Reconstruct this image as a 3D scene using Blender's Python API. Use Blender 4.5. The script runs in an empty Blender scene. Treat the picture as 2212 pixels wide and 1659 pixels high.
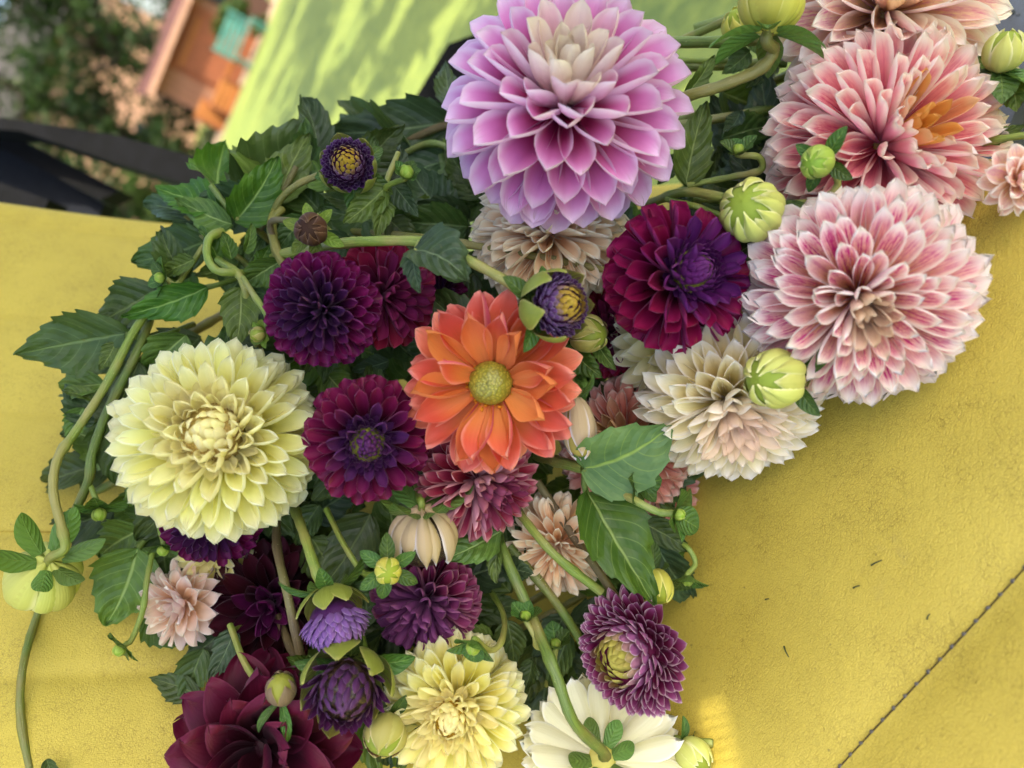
import bpy, math, random
from mathutils import Vector, Matrix
R_ = math.radians
scene = bpy.context.scene
COL = scene.collection
rnd = random.Random(7)

# ------------------------------------------------------------------ camera
F = 1548.0                      # focal length in units of a 2212 px wide frame
CAM = Vector((0, 0, 1.25))
PITCH, ROLL = R_(30), math.atan2(0.925, 0.379)
fwd = Vector((0, math.cos(PITCH), -math.sin(PITCH)))
upv = Vector((0, math.sin(PITCH), math.cos(PITCH)))
rgt = Vector((1, 0, 0))
IR = (math.cos(ROLL) * rgt - math.sin(ROLL) * upv).normalized()     # image right
IU = (math.sin(ROLL) * rgt + math.cos(ROLL) * upv).normalized()     # image up
cam_d = bpy.data.cameras.new("camera")
cam = bpy.data.objects.new("camera", cam_d)
COL.objects.link(cam)
cm = Matrix((IR, IU, -fwd)).transposed().to_4x4()
cm.translation = CAM
cam.matrix_world = cm
cam_d.sensor_width = 36.0
cam_d.lens = F / 2212 * 36
cam_d.clip_start = 0.02
cam_d.clip_end = 500
cam_d.dof.use_dof = True
cam_d.dof.focus_distance = 0.425
cam_d.dof.aperture_fstop = 4.2
scene.camera = cam

# ------------------------------------------------------------------ light
SUN_EL, SUN_AZ = R_(56), math.atan2(0.62, -0.60)    # azimuth as (x, y) = (sin, cos)
SUN = Vector((math.cos(SUN_EL) * math.sin(SUN_AZ), math.cos(SUN_EL) * math.cos(SUN_AZ), math.sin(SUN_EL)))
w = bpy.data.worlds.new("World")
scene.world = w
w.use_nodes = True
nt = w.node_tree
sky = nt.nodes.new("ShaderNodeTexSky")
sky.sky_type = 'NISHITA'
sky.sun_disc = False
sky.sun_elevation = SUN_EL
sky.sun_rotation = SUN_AZ
sky.dust_density = 4.0
sky.air_density = 1.0
sky.ozone_density = 0.6
bg = nt.nodes["Background"]
bg.inputs[1].default_value = 0.15
nt.links.new(sky.outputs[0], bg.inputs[0])
sl = bpy.data.lights.new("sun", 'SUN')
sl.energy = 3.0
sl.angle = R_(0.5)
sl.color = (1.0, 0.90, 0.74)
so = bpy.data.objects.new("sun", sl)
so.rotation_euler = (-SUN).to_track_quat('-Z', 'Y').to_euler()
so.location = (3, -3, 8)
COL.objects.link(so)
vs = scene.view_settings
vs.view_transform = 'Standard'
vs.look = 'None'
vs.exposure = 1.85
vs.gamma = 1.0
vs.use_white_balance = True
vs.white_balance_temperature = 6600
vs.white_balance_tint = 10
vs.use_curve_mapping = False
scene.render.engine = 'CYCLES'
scene.cycles.use_denoising = True
scene.cycles.max_bounces = 5
scene.cycles.diffuse_bounces = 3
scene.cycles.glossy_bounces = 2
scene.cycles.transmission_bounces = 3
scene.cycles.adaptive_threshold = 0.02
scene.cycles.transparent_max_bounces = 6

# ------------------------------------------------------------------ basic helpers
def P(px, py, d):
    """point at depth d (metres along the optical axis)"""
    return CAM + d * (fwd + ((px - 1106) / F) * IR + ((829.5 - py) / F) * IU)

def cdir(x, y, z):
    """direction: image right, image up, towards the viewer"""
    return (x * IR + y * IU - z * fwd).normalized()

def hx(s):
    s = s.lstrip('#')
    v = [int(s[i:i + 2], 16) / 255 for i in (0, 2, 4)]
    return tuple(((c / 12.92) if c <= 0.04045 else ((c + 0.055) / 1.055) ** 2.4) for c in v) + (1.0,)

H_SEAT = 0.38                      # camera above the cushion
Z_SEAT = CAM.z - H_SEAT
def inv_cush(px, py):
    dx, dy = px - 1106, 829.5 - py
    v = -math.sin(ROLL) * dx + math.cos(ROLL) * dy
    return (math.sin(PITCH) - math.cos(PITCH) * v / F) / H_SEAT
def inv_back(px, py):
    return 1.786 + 0.000715 * (py - 886) - 0.000315 * px
def d_seat(px, py):
    return 1.0 / max(inv_cush(px, py), inv_back(px, py), 0.6)

MW = {}
def link(o, parent=None, mw=None):
    COL.objects.link(o)
    if mw is None:
        mw = Matrix.Identity(4)
    if parent is not None:
        o.parent = parent
        o.matrix_basis = MW[parent.name].inverted() @ mw
    else:
        o.matrix_basis = mw
    MW[o.name] = mw
    return o

def thing(name, label, cat, mw=None, group=None):
    o = bpy.data.objects.new(name, None)
    o.empty_display_size = 0.02
    link(o, None, mw)
    o["label"] = label
    o["category"] = cat
    if group: o["group"] = group
    return o

def tag(o, label, cat, group=None):
    o["label"] = label
    o["category"] = cat
    if group: o["group"] = group
    return o

def mesh(name, verts, faces, mat=None, uvs=None, smooth=True):
    me = bpy.data.meshes.new(name)
    me.from_pydata([tuple(v) for v in verts], [], faces)
    if mat: me.materials.append(mat)
    if uvs is not None:
        ul = me.uv_layers.new(name="UVMap")
        for lp in me.loops:
            ul.data[lp.index].uv = uvs[lp.vertex_index]
    if smooth:
        me.polygons.foreach_set("use_smooth", [True] * len(me.polygons))
    me.update()
    return me

def ob(name, me, parent=None, mw=None):
    return link(bpy.data.objects.new(name, me), parent, mw)

def grid_faces(nu, nv):
    f = []
    for i in range(nu):
        for j in range(nv):
            a = i * (nv + 1) + j
            f.append((a, a + nv + 1, a + nv + 2, a + 1))
    return f

def frame(x, z_hint, loc=(0, 0, 0)):
    x = Vector(x).normalized()
    z = Vector(z_hint) - Vector(z_hint).dot(x) * x
    if z.length < 1e-5:
        z = Vector((0.3, 0.5, 0.8)) - Vector((0.3, 0.5, 0.8)).dot(x) * x
    z.normalize()
    y = z.cross(x)
    m = Matrix((x, y, z)).transposed().to_4x4()
    m.translation = Vector(loc)
    return m

def box_mesh(name, sx, sy, sz, mat, bev=0.0, c=(0, 0, 0)):
    import bmesh
    bm = bmesh.new()
    bmesh.ops.create_cube(bm, size=1.0)
    for v in bm.verts:
        v.co = Vector((v.co.x * sx + c[0], v.co.y * sy + c[1], v.co.z * sz + c[2]))
    if bev > 0:
        bmesh.ops.bevel(bm, geom=bm.edges[:], offset=bev, segments=3, affect='EDGES', profile=0.5)
    me = bpy.data.meshes.new(name)
    bm.to_mesh(me)
    bm.free()
    me.materials.append(mat)
    if bev > 0:
        me.polygons.foreach_set("use_smooth", [True] * len(me.polygons))
    return me

# ------------------------------------------------------------------ node helpers
class NT:
    def __init__(self, name):
        self.m = bpy.data.materials.new(name)
        self.m.use_nodes = True
        self.t = self.m.node_tree
        self.p = self.t.nodes["Principled BSDF"]
        self.out = self.t.nodes["Material Output"]
    def n(self, kind, **kw):
        o = self.t.nodes.new(kind)
        for k, v in kw.items(): setattr(o, k, v)
        return o
    def l(self, a, b): self.t.links.new(a, b)
    def put(self, sock, v):
        if hasattr(v, 'is_output'): self.l(v, sock)
        elif v is not None: sock.default_value = v
    def math(self, op, a, b=None, c=None, clamp=False):
        o = self.n("ShaderNodeMath", operation=op)
        o.use_clamp = clamp
        self.put(o.inputs[0], a); self.put(o.inputs[1], b)
        if c is not None: self.put(o.inputs[2], c)
        return o.outputs[0]
    def mix(self, f, a, b, mode='MIX'):
        o = self.n("ShaderNodeMix", data_type='RGBA', blend_type=mode)
        self.put(o.inputs[0], f); self.put(o.inputs[6], a); self.put(o.inputs[7], b)
        return o.outputs[2]
    def ramp(self, f, lo, hi):
        o = self.n("ShaderNodeMapRange", interpolation_type='SMOOTHSTEP')
        self.put(o.inputs[0], f)
        o.inputs[1].default_value = lo; o.inputs[2].default_value = hi
        return o.outputs[0]
    def noise(self, vec, scale, detail=3, rough=0.55, dim='3D', w=None):
        o = self.n("ShaderNodeTexNoise", noise_dimensions=dim)
        if vec is not None: self.l(vec, o.inputs["Vector"])
        if w is not None: self.put(o.inputs["W"], w)
        o.inputs["Scale"].default_value = scale
        o.inputs["Detail"].default_value = detail
        o.inputs["Roughness"].default_value = rough
        return o.outputs[0]
    def scale(self, vec, s):
        o = self.n("ShaderNodeMapping")
        self.l(vec, o.inputs[0])
        o.inputs["Scale"].default_value = s
        return o.outputs[0]
    def bump(self, h, strength, dist, normal=None):
        o = self.n("ShaderNodeBump")
        o.inputs["Strength"].default_value = strength
        o.inputs["Distance"].default_value = dist
        self.l(h, o.inputs["Height"])
        if normal: self.l(normal, o.inputs["Normal"])
        return o.outputs[0]

def petal_mat(name, base, mid, tip, edge=None, back=None, center=None, speck=None, speck_amt=0.6,
              edge_w=0.25, rough=0.55, transl=0.3, vein=0.12, center_at=0.3, side_at=None, sheen=0.04, edge_amt=0.85):
    """petal colour along its length, at its rim, on its back and by how far out on the bloom it sits"""
    k = NT(name)
    uv = k.n("ShaderNodeUVMap").outputs[0]
    sp = k.n("ShaderNodeSeparateXYZ"); k.l(uv, sp.inputs[0])
    u, v = sp.outputs[0], sp.outputs[1]
    oi = k.n("ShaderNodeObjectInfo")
    oc = k.n("ShaderNodeSeparateColor"); k.l(oi.outputs["Color"], oc.inputs[0])
    ring = oc.outputs[0]
    rn = oi.outputs["Random"]
    av = k.math('ABSOLUTE', k.math('MULTIPLY_ADD', v, 2.0, -1.0))
    c = k.mix(k.ramp(u, 0.35, 0.80), hx(base), hx(mid))
    c = k.mix(k.ramp(u, 0.70, 1.0), c, hx(tip))
    nv = k.n("ShaderNodeCombineXYZ")
    k.l(k.math('MULTIPLY', u, 1.6), nv.inputs[0]); k.l(k.math('MULTIPLY', v, 16.0), nv.inputs[1])
    k.l(k.math('MULTIPLY', rn, 37.0), nv.inputs[2])
    st = k.noise(nv.outputs[0], 1.0, 2)
    if speck:
        s1 = k.ramp(st, 0.46, 0.62)
        n2 = k.n("ShaderNodeCombineXYZ")
        k.l(k.math('MULTIPLY', u, 14.0), n2.inputs[0]); k.l(k.math('MULTIPLY', v, 22.0), n2.inputs[1])
        k.l(k.math('MULTIPLY', rn, 51.0), n2.inputs[2])
        s2 = k.ramp(k.noise(n2.outputs[0], 1.0, 2, 0.7), 0.38, 0.62)
        m = k.math('MULTIPLY', k.math('MULTIPLY', k.math('ADD', s1, k.math('MULTIPLY', s2, 0.8)), k.ramp(av, 1.0, 0.55)), k.ramp(u, 1.0, 0.8))
        amt = k.math('MULTIPLY', k.math('MULTIPLY', m, speck_amt), k.math('MULTIPLY_ADD', rn, 0.9, 0.35), clamp=True)
        c = k.mix(amt, c, hx(speck))
    if back:
        geo = k.n("ShaderNodeNewGeometry")
        bc = hx(back)
        bcol = k.mix(k.math('MULTIPLY', st, 0.35), bc, hx(mid))
        c = k.mix(geo.outputs["Backfacing"], c, bcol)
    if edge:
        e = k.ramp(av, 1.0 - edge_w * 1.6, 1.0)
        e2 = k.ramp(u, 1.0 - edge_w * 0.55, 1.0)
        e = k.math('MAXIMUM', k.math('MULTIPLY', e, k.ramp(u, 0.2, 0.6)), e2)
        c = k.mix(k.math('MULTIPLY', e, edge_amt), c, hx(edge))
    if center:
        c = k.mix(k.math('MULTIPLY', k.ramp(ring, center_at, center_at * 0.35), 0.92), c, hx(center))
    # a few bruised tips
    br = k.math('MULTIPLY', k.math('MULTIPLY', k.ramp(st, 0.58, 0.70), k.ramp(u, 0.80, 0.98)), k.ramp(rn, 0.70, 0.80))
    c = k.mix(k.math('MULTIPLY', br, 0.4), c, hx('#9a7448'))
    # fibre streaks and small differences between petals
    c = k.mix(k.math('MULTIPLY', k.ramp(st, 0.3, 0.75), vein), c, (0.9, 0.9, 0.9, 1), 'MULTIPLY')
    hsv = k.n("ShaderNodeHueSaturation")
    k.l(c, hsv.inputs["Color"])
    k.l(k.math('MULTIPLY_ADD', rn, 0.014, 0.493), hsv.inputs["Hue"])
    k.l(k.math('MULTIPLY_ADD', rn, 0.16, 0.93), hsv.inputs["Value"])
    c = hsv.outputs[0]
    mid_l = k.ramp(k.math('ABSOLUTE', k.math('SUBTRACT', av, 0.05)), 0.0, 0.10)
    fib = k.math('SINE', k.math('MULTIPLY', v, 70.0))
    hgt = k.math('ADD', k.math('MULTIPLY', fib, 0.10), k.math('MULTIPLY', mid_l, 0.5))
    bp = k.bump(hgt, 0.3, 0.0007)
    k.l(c, k.p.inputs["Base Color"]); k.l(bp, k.p.inputs["Normal"])
    k.p.inputs["Roughness"].default_value = rough
    k.p.inputs["Specular IOR Level"].default_value = 0.22
    k.p.inputs["Sheen Weight"].default_value = sheen
    k.p.inputs["Sheen Roughness"].default_value = 0.4
    tr = k.n("ShaderNodeBsdfTranslucent")
    k.l(c, tr.inputs[0]); k.l(bp, tr.inputs["Normal"])
    ms = k.n("ShaderNodeMixShader")
    ms.inputs[0].default_value = transl
    k.l(k.p.outputs[0], ms.inputs[1]); k.l(tr.outputs[0], ms.inputs[2])
    k.l(ms.outputs[0], k.out.inputs[0])
    return k.m

def leaf_mat(name, col, col2, vein, back, rough=0.42, transl=0.18):
    k = NT(name)
    uv = k.n("ShaderNodeUVMap").outputs[0]
    sp = k.n("ShaderNodeSeparateXYZ"); k.l(uv, sp.inputs[0])
    u, v = sp.outputs[0], sp.outputs[1]
    av = k.math('ABSOLUTE', k.math('MULTIPLY_ADD', v, 2.0, -1.0))
    rn = k.n("ShaderNodeObjectInfo").outputs["Random"]
    tc = k.n("ShaderNodeTexCoord").outputs["Object"]
    n1 = k.noise(tc, 5.0, 2)
    c = k.mix(k.ramp(n1, 0.3, 0.7), hx(col), hx(col2))
    # side veins leave the midrib at a slant
    ph = k.math('FRACT', k.math('MULTIPLY', k.math('SUBTRACT', u, k.math('MULTIPLY', k.math('POWER', av, 1.25), 0.30)), 6.0))
    side = k.math('MULTIPLY', k.ramp(k.math('ABSOLUTE', k.math('SUBTRACT', ph, 0.5)), 0.06, 0.0), k.ramp(av, 0.98, 0.7))
    rib = k.ramp(av, 0.07, 0.015)
    vn = k.math('MAXIMUM', rib, k.math('MULTIPLY', side, 0.45))
    c = k.mix(k.math('MULTIPLY', vn, 0.75), c, hx(vein))
    geo = k.n("ShaderNodeNewGeometry")
    bcol = k.mix(k.math('MULTIPLY', vn, 0.5), hx(back), hx(vein))
    c = k.mix(geo.outputs["Backfacing"], c, bcol)
    hsv = k.n("ShaderNodeHueSaturation")
    k.l(c, hsv.inputs["Color"])
    k.l(k.math('MULTIPLY_ADD', rn, 0.035, 0.482), hsv.inputs["Hue"])
    k.l(k.math('MULTIPLY_ADD', rn, 0.5, 0.75), hsv.inputs["Value"])
    # tiny blemishes
    sp2 = k.ramp(k.noise(tc, 14.0, 2), 0.70, 0.76)
    c = k.mix(k.math('MULTIPLY', sp2, 0.5), hsv.outputs[0], hx('#6b6a2c'))
    pill = k.math('SINE', k.math('MULTIPLY', ph, math.pi))
    hgt = k.math('MULTIPLY', pill, 0.8)
    hgt = k.math('SUBTRACT', hgt, k.math('MULTIPLY', rib, 0.9))
    crk = k.noise(k.scale(uv, (9.0, 14.0, 1.0)), 1.0, 2)
    hgt = k.math('ADD', hgt, k.math('MULTIPLY', crk, 0.9))
    bp = k.bump(hgt, 0.5, 0.0013)
    k.l(c, k.p.inputs["Base Color"]); k.l(bp, k.p.inputs["Normal"])
    k.p.inputs["Roughness"].default_value = rough
    k.p.inputs["Specular IOR Level"].default_value = 0.32
    tr = k.n("ShaderNodeBsdfTranslucent")
    tc2 = k.mix(1.0, c, (1.0, 1.0, 0.45, 1), 'MULTIPLY')
    k.l(tc2, tr.inputs[0])
    ms = k.n("ShaderNodeMixShader")
    ms.inputs[0].default_value = transl
    k.l(k.p.outputs[0], ms.inputs[1]); k.l(tr.outputs[0], ms.inputs[2])
    k.l(ms.outputs[0], k.out.inputs[0])
    return k.m

def plain_mat(name, c1, c2, scale=40, rough=0.5, bump=0.2, dist=0.001, stretch=(1, 1, 1), spec=0.4, metallic=0.0):
    k = NT(name)
    tc = k.scale(k.n("ShaderNodeTexCoord").outputs["Object"], stretch)
    n = k.noise(tc, scale, 4)
    c = k.mix(k.ramp(n, 0.3, 0.7), hx(c1), hx(c2))
    k.l(c, k.p.inputs["Base Color"])
    k.l(k.bump(n, bump, dist), k.p.inputs["Normal"])
    k.p.inputs["Roughness"].default_value = rough
    k.p.inputs["Specular IOR Level"].default_value = spec
    k.p.inputs["Metallic"].default_value = metallic
    return k.m

def stem_mat(name, c1, c2, c3, rough=0.38):
    """stem skin: ribbed along its length (UV x along, y around) with freckles"""
    k = NT(name)
    uv = k.n("ShaderNodeUVMap").outputs[0]
    sp = k.n("ShaderNodeSeparateXYZ"); k.l(uv, sp.inputs[0])
    cv = k.n("ShaderNodeCombineXYZ")
    k.l(k.math('MULTIPLY', sp.outputs[0], 6.0), cv.inputs[0]); k.l(k.math('MULTIPLY', sp.outputs[1], 30.0), cv.inputs[1])
    st = k.noise(cv.outputs[0], 1.0, 2)
    tc = k.n("ShaderNodeTexCoord").outputs["Object"]
    big = k.noise(tc, 30.0, 3)
    c = k.mix(k.ramp(st, 0.3, 0.7), hx(c1), hx(c2))
    c = k.mix(k.math('MULTIPLY', k.ramp(big, 0.40, 0.70), 0.85), c, hx(c3))
    fr = k.ramp(k.noise(tc, 900.0, 1), 0.70, 0.76)
    c = k.mix(k.math('MULTIPLY', fr, 0.4), c, hx('#c9c98a'))
    k.l(c, k.p.inputs["Base Color"])
    k.l(k.bump(st, 0.6, 0.0009), k.p.inputs["Normal"])
    k.p.inputs["Roughness"].default_value = rough
    k.p.inputs["Subsurface Weight"].default_value = 0.0
    return k.m

# ------------------------------------------------------------------ plant generators
def petal_mesh(name, mat, W=0.5, sm=0.6, tipq=2.0, tipr=0.6, w0=0.22, th0=0.5, th1=0.9, b0=0.0, b1=0.0,
               notch=0.0, wave=0.0, seed=0, nu=9, nv=6, keel=0.0):
    """unit-length petal along +X, inner face +Z; th* = how far the rims roll up, b* = bend along the length"""
    r = random.Random(seed)
    vs_, uv = [], []
    cx = cz = 0.0
    ps = 0.0
    n1, n2 = r.uniform(-1, 1), r.uniform(-1, 1)
    for i in range(nu + 1):
        q = i / nu
        s = 1 - (1 - q) ** 1.35                      # finer towards the tip
        ang = b0 * s + b1 * s * s
        ds = s - ps; ps = s
        cx += math.cos(ang) * ds; cz += math.sin(ang) * ds
        if s <= sm:
            x = s / sm
            hw = w0 + (1 - w0) * (x * x * (3 - 2 * x)) ** 0.8
        else:
            x = (s - sm) / (1 - sm)
            hw = max(1 - x ** tipq, 0.0) ** tipr
        hw = max(hw, 0.03) * W / 2
        th = th0 + (th1 - th0) * s
        for j in range(nv + 1):
            t = 2 * j / nv - 1
            y = hw * math.sin(th * t) / th
            z = hw * (1 - math.cos(th * t)) / th
            z += wave * W * 0.12 * math.sin(5 * s + 3 * t + seed) * s
            z -= keel * hw * max(0.0, 1 - abs(t) * 3)
            ex = 0.0
            if notch and i >= nu - 1:
                ex = notch * (0.5 * math.cos(t * math.pi * 2.5 + n1 * 2) + 0.3 * n2 * t) * (1 if i == nu else 0.35)
            vs_.append((cx - math.sin(ang) * z + ex * math.cos(ang), y, cz + math.cos(ang) * z + ex * math.sin(ang)))
            uv.append((s, j / nv))
    return mesh(name, vs_, grid_faces(nu, nv), mat, uv)

def tube_mesh(name, pts, r0, r1, mat, sides=9, sub=7):
    pts = [Vector(p) for p in pts]
    c = []
    n = len(pts)
    for i in range(n - 1):
        p0 = pts[i - 1] if i > 0 else pts[0] * 2 - pts[1]
        p1, p2 = pts[i], pts[i + 1]
        p3 = pts[i + 2] if i + 2 < n else pts[-1] * 2 - pts[-2]
        for k in range(sub):
            t = k / sub
            c.append(0.5 * ((2 * p1) + (p2 - p0) * t + (2 * p0 - 5 * p1 + 4 * p2 - p3) * t * t + (3 * p1 - p0 - 3 * p2 + p3) * t ** 3))
    c.append(pts[-1])
    vs_, uv = [], []
    m = len(c)
    ref = Vector((0.31, 0.77, 0.55))
    dist = 0.0
    for i in range(m):
        t = (c[min(i + 1, m - 1)] - c[max(i - 1, 0)]).normalized()
        a = (ref - ref.dot(t) * t).normalized()
        ref = a
        b = t.cross(a)
        if i: dist += (c[i] - c[i - 1]).length
        rr = r0 + (r1 - r0) * i / (m - 1)
        rr *= 1 + 0.05 * math.sin(i * 1.7) + 0.22 * math.exp(-(((dist / 0.055) % 1.0 - 0.5) / 0.07) ** 2)
        for j in range(sides + 1):
            an = 2 * math.pi * j / sides
            vs_.append(c[i] + rr * (math.cos(an) * a + math.sin(an) * b))
            uv.append((dist * 12, j / sides))
    f = grid_faces(m - 1, sides)
    f = [tuple(reversed(q)) for q in f]
    return mesh(name, vs_, f, mat, uv)

def stem(parent, pts, rpx, mat='stem', r2=None, name='stem', raw=False):
    """tube through (px, py, depth) points; radius in frame pixels at its own depth"""
    wp = [p if raw else P(*p) for p in pts]
    d = 0.43 if raw else pts[0][2]
    r = rpx * 0.88 * d / F
    o0 = MW[parent.name].translation
    me = tube_mesh(name, [p - o0 for p in wp], r, (r2 if r2 else rpx) * 0.88 * d / F, M[mat])
    return ob(name, me, parent, Matrix.Translation(o0))

_leaf_cache = {}
def leaf_mesh(kind, var):
    key = (kind, var)
    if key in _leaf_cache: return _leaf_cache[key]
    r = random.Random(100 + var)
    nu, nv = 56, 8
    bend = [0.5, -0.6, 0.9, 0.2, -1.1, 1.5][var % 6]
    fold = [0.55, 0.35, 0.75, 0.25, 0.6, 0.9][var % 6]
    teeth = [6, 7, 5, 6, 7, 5][var % 6]
    skew = r.uniform(-0.06, 0.06)
    ph = r.uniform(0, 6)
    tj = [r.uniform(-.25, .25) for _ in range(24)]
    vs_, uv = [], []
    cx = cz = 0.0
    for i in range(nu + 1):
        s = i / nu
        ang = -bend * (s - 0.35)
        if i: cx += math.cos(ang) / nu; cz += math.sin(ang) / nu
        hw = 0.5 * (math.sin(math.pi * min(s, 1) ** 0.72)) ** 0.85 * (1 - 0.25 * s) * 1.12 if 0 < s < 1 else 0.0
        for j in range(nv + 1):
            t = 2 * j / nv - 1
            h = hw
            ext = 0.0
            at = abs(t)
            if at > 0.6 and 0.08 < s < 0.985:
                ss = s * teeth + (0.35 if t > 0 else 0.0)
                tooth = ss % 1.0
                amp = 0.16 * (1 + tj[int(ss) + (12 if t > 0 else 0)])
                prof = tooth ** 1.4 if tooth < 0.8 else (1 - tooth) / 0.2
                kf = (at - 0.6) / 0.4
                h = hw * (1 - kf * 0.07 + kf * amp * prof)
                ext = 0.03 * prof * kf
            y = h * t * math.cos(fold * 0.6) + skew * math.sin(math.pi * s)
            z = abs(h * t) * math.sin(fold) * 0.75 + 0.065 * math.sin(8.5 * s + 2.4 * t + ph) * abs(t) + 0.012 * math.sin(31 * s - 9 * abs(t) + ph) - 0.10 * fold * (abs(t) ** 2) * hw
            vs_.append((cx - math.sin(ang) * z + ext, y, cz + math.cos(ang) * z))
            uv.append((s, j / nv))
    me = mesh("leaf", vs_, grid_faces(nu, nv), M[kind], uv)
    _leaf_cache[key] = me
    return me

_lv = [0]
def leaf(parent, b, t, w=0.6, roll=0.0, kind='leaf', var=None, stalk=True, name='leaf'):
    B, T = P(*b), P(*t)
    if var is None:
        _lv[0] += 1
        var = _lv[0] % 6
    L = (T - B).length
    view = (CAM - (B + T) * 0.5).normalized()
    m = frame(T - B, view, B)
    m = m @ Matrix.Rotation(roll, 4, 'X') @ Matrix.Diagonal((L, L * w, L * 0.8, 1))
    return ob(name, leaf_mesh(kind, var), parent, m)

def core_mesh(name, mat, rx, rz, bumpy=0.0, seed=0, n=14):
    vs_, f = [], []
    r = random.Random(seed)
    for i in range(n + 1):
        a = math.pi * i / n
        for j in range(2 * n):
            p = math.pi * j / n
            k = 1 + bumpy * r.uniform(-1, 1)
            vs_.append((rx * k * math.sin(a) * math.cos(p), rx * k * math.sin(a) * math.sin(p), rz * k * math.cos(a)))
    for i in range(n):
        for j in range(2 * n):
            a, b = i * 2 * n + j, i * 2 * n + (j + 1) % (2 * n)
            f.append((a, a + 2 * n, b + 2 * n, b))
    return mesh(name, vs_, f, mat)

GA = math.pi * (3 - math.sqrt(5))
# bloom shapes; every function argument f runs 0 at the heart to 1 at the outermost petals
KINDS = {
    'deco':  dict(N=138, amin=5, amax=124, p=0.54, r0=0.10, lc=0.58, W=(0.46, 0.47), th0=(1.9, 1.5), th1=(1.5, 1.1), b0=(0.25, -0.12), b1=(0.1, 0.05), sm=0.70, tipq=2.5, tipr=0.56, w0=0.4, keel=0.10, jit=4.5),
    'lacin': dict(N=240, amin=8, amax=122, p=0.53, r0=0.10, lc=0.60, W=(0.34, 0.37), th0=(2.1, 1.8), th1=(1.7, 1.25), b0=(0.15, -0.14), b1=(0.1, -0.08), sm=0.74, tipq=2.8, tipr=0.46, w0=0.45, notch=0.05, jit=6, keel=0.05),
    'ball':  dict(N=170, amin=12, amax=130, p=0.54, r0=0.12, lc=0.70, W=(0.42, 0.50), th0=(2.7, 2.5), th1=(2.0, 1.25), b0=(0.30, -0.12), b1=(0.0, 0.05), sm=0.80, tipq=2.8, tipr=0.28, w0=0.7, jit=4),
    'formal':dict(N=222, amin=10, amax=124, p=0.53, r0=0.10, lc=0.62, W=(0.40, 0.42), th0=(2.4, 2.2), th1=(2.0, 1.4), b0=(0.45, -0.12), b1=(0.1, -0.05), sm=0.76, tipq=2.7, tipr=0.48, w0=0.55, notch=0.03, jit=5),
    'cactus':dict(N=138, amin=10, amax=116, p=0.56, r0=0.08, lc=0.54, W=(0.42, 0.40), th0=(1.9, 1.6), th1=(1.5, 1.1), b0=(0.3, -0.12), b1=(0.05, -0.12), sm=0.66, tipq=2.2, tipr=0.60, w0=0.4, notch=0.04, jit=7, keel=0.08),
    'open':  dict(N=54, amin=50, amax=104, p=0.70, r0=0.16, lc=0.40, W=(0.58, 0.50), th0=(1.9, 1.4), th1=(1.3, 0.9), b0=(0.3, -0.05), b1=(0.35, 0.15), sm=0.60, tipq=2.1, tipr=0.66, w0=0.38, jit=13, keel=0.06, wave=0.9),
    'loose': dict(N=44, amin=18, amax=112, p=0.7, r0=0.08, lc=0.55, W=(0.70, 0.66), th0=(1.2, 0.7), th1=(0.9, 0.6), b0=(0.5, -0.2), b1=(0.1, -0.25), sm=0.55, tipq=1.8, tipr=0.7, w0=0.38, jit=16, keel=0.1, wave=1.0),
    'scaly': dict(N=150, amin=10, amax=118, p=0.52, r0=0.58, lc=0.0, W=(0.80, 0.62), th0=(0.9, 0.8), th1=(0.8, 0.7), b0=(0.3, 0.25), b1=(0.2, 0.1), sm=0.5, tipq=1.6, tipr=0.75, w0=0.75, jit=3, tau=(52, 42), slen=(0.24, 0.5), keel=0.12),
}

def lerp2(p, f): return p[0] + (p[1] - p[0]) * f

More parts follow.
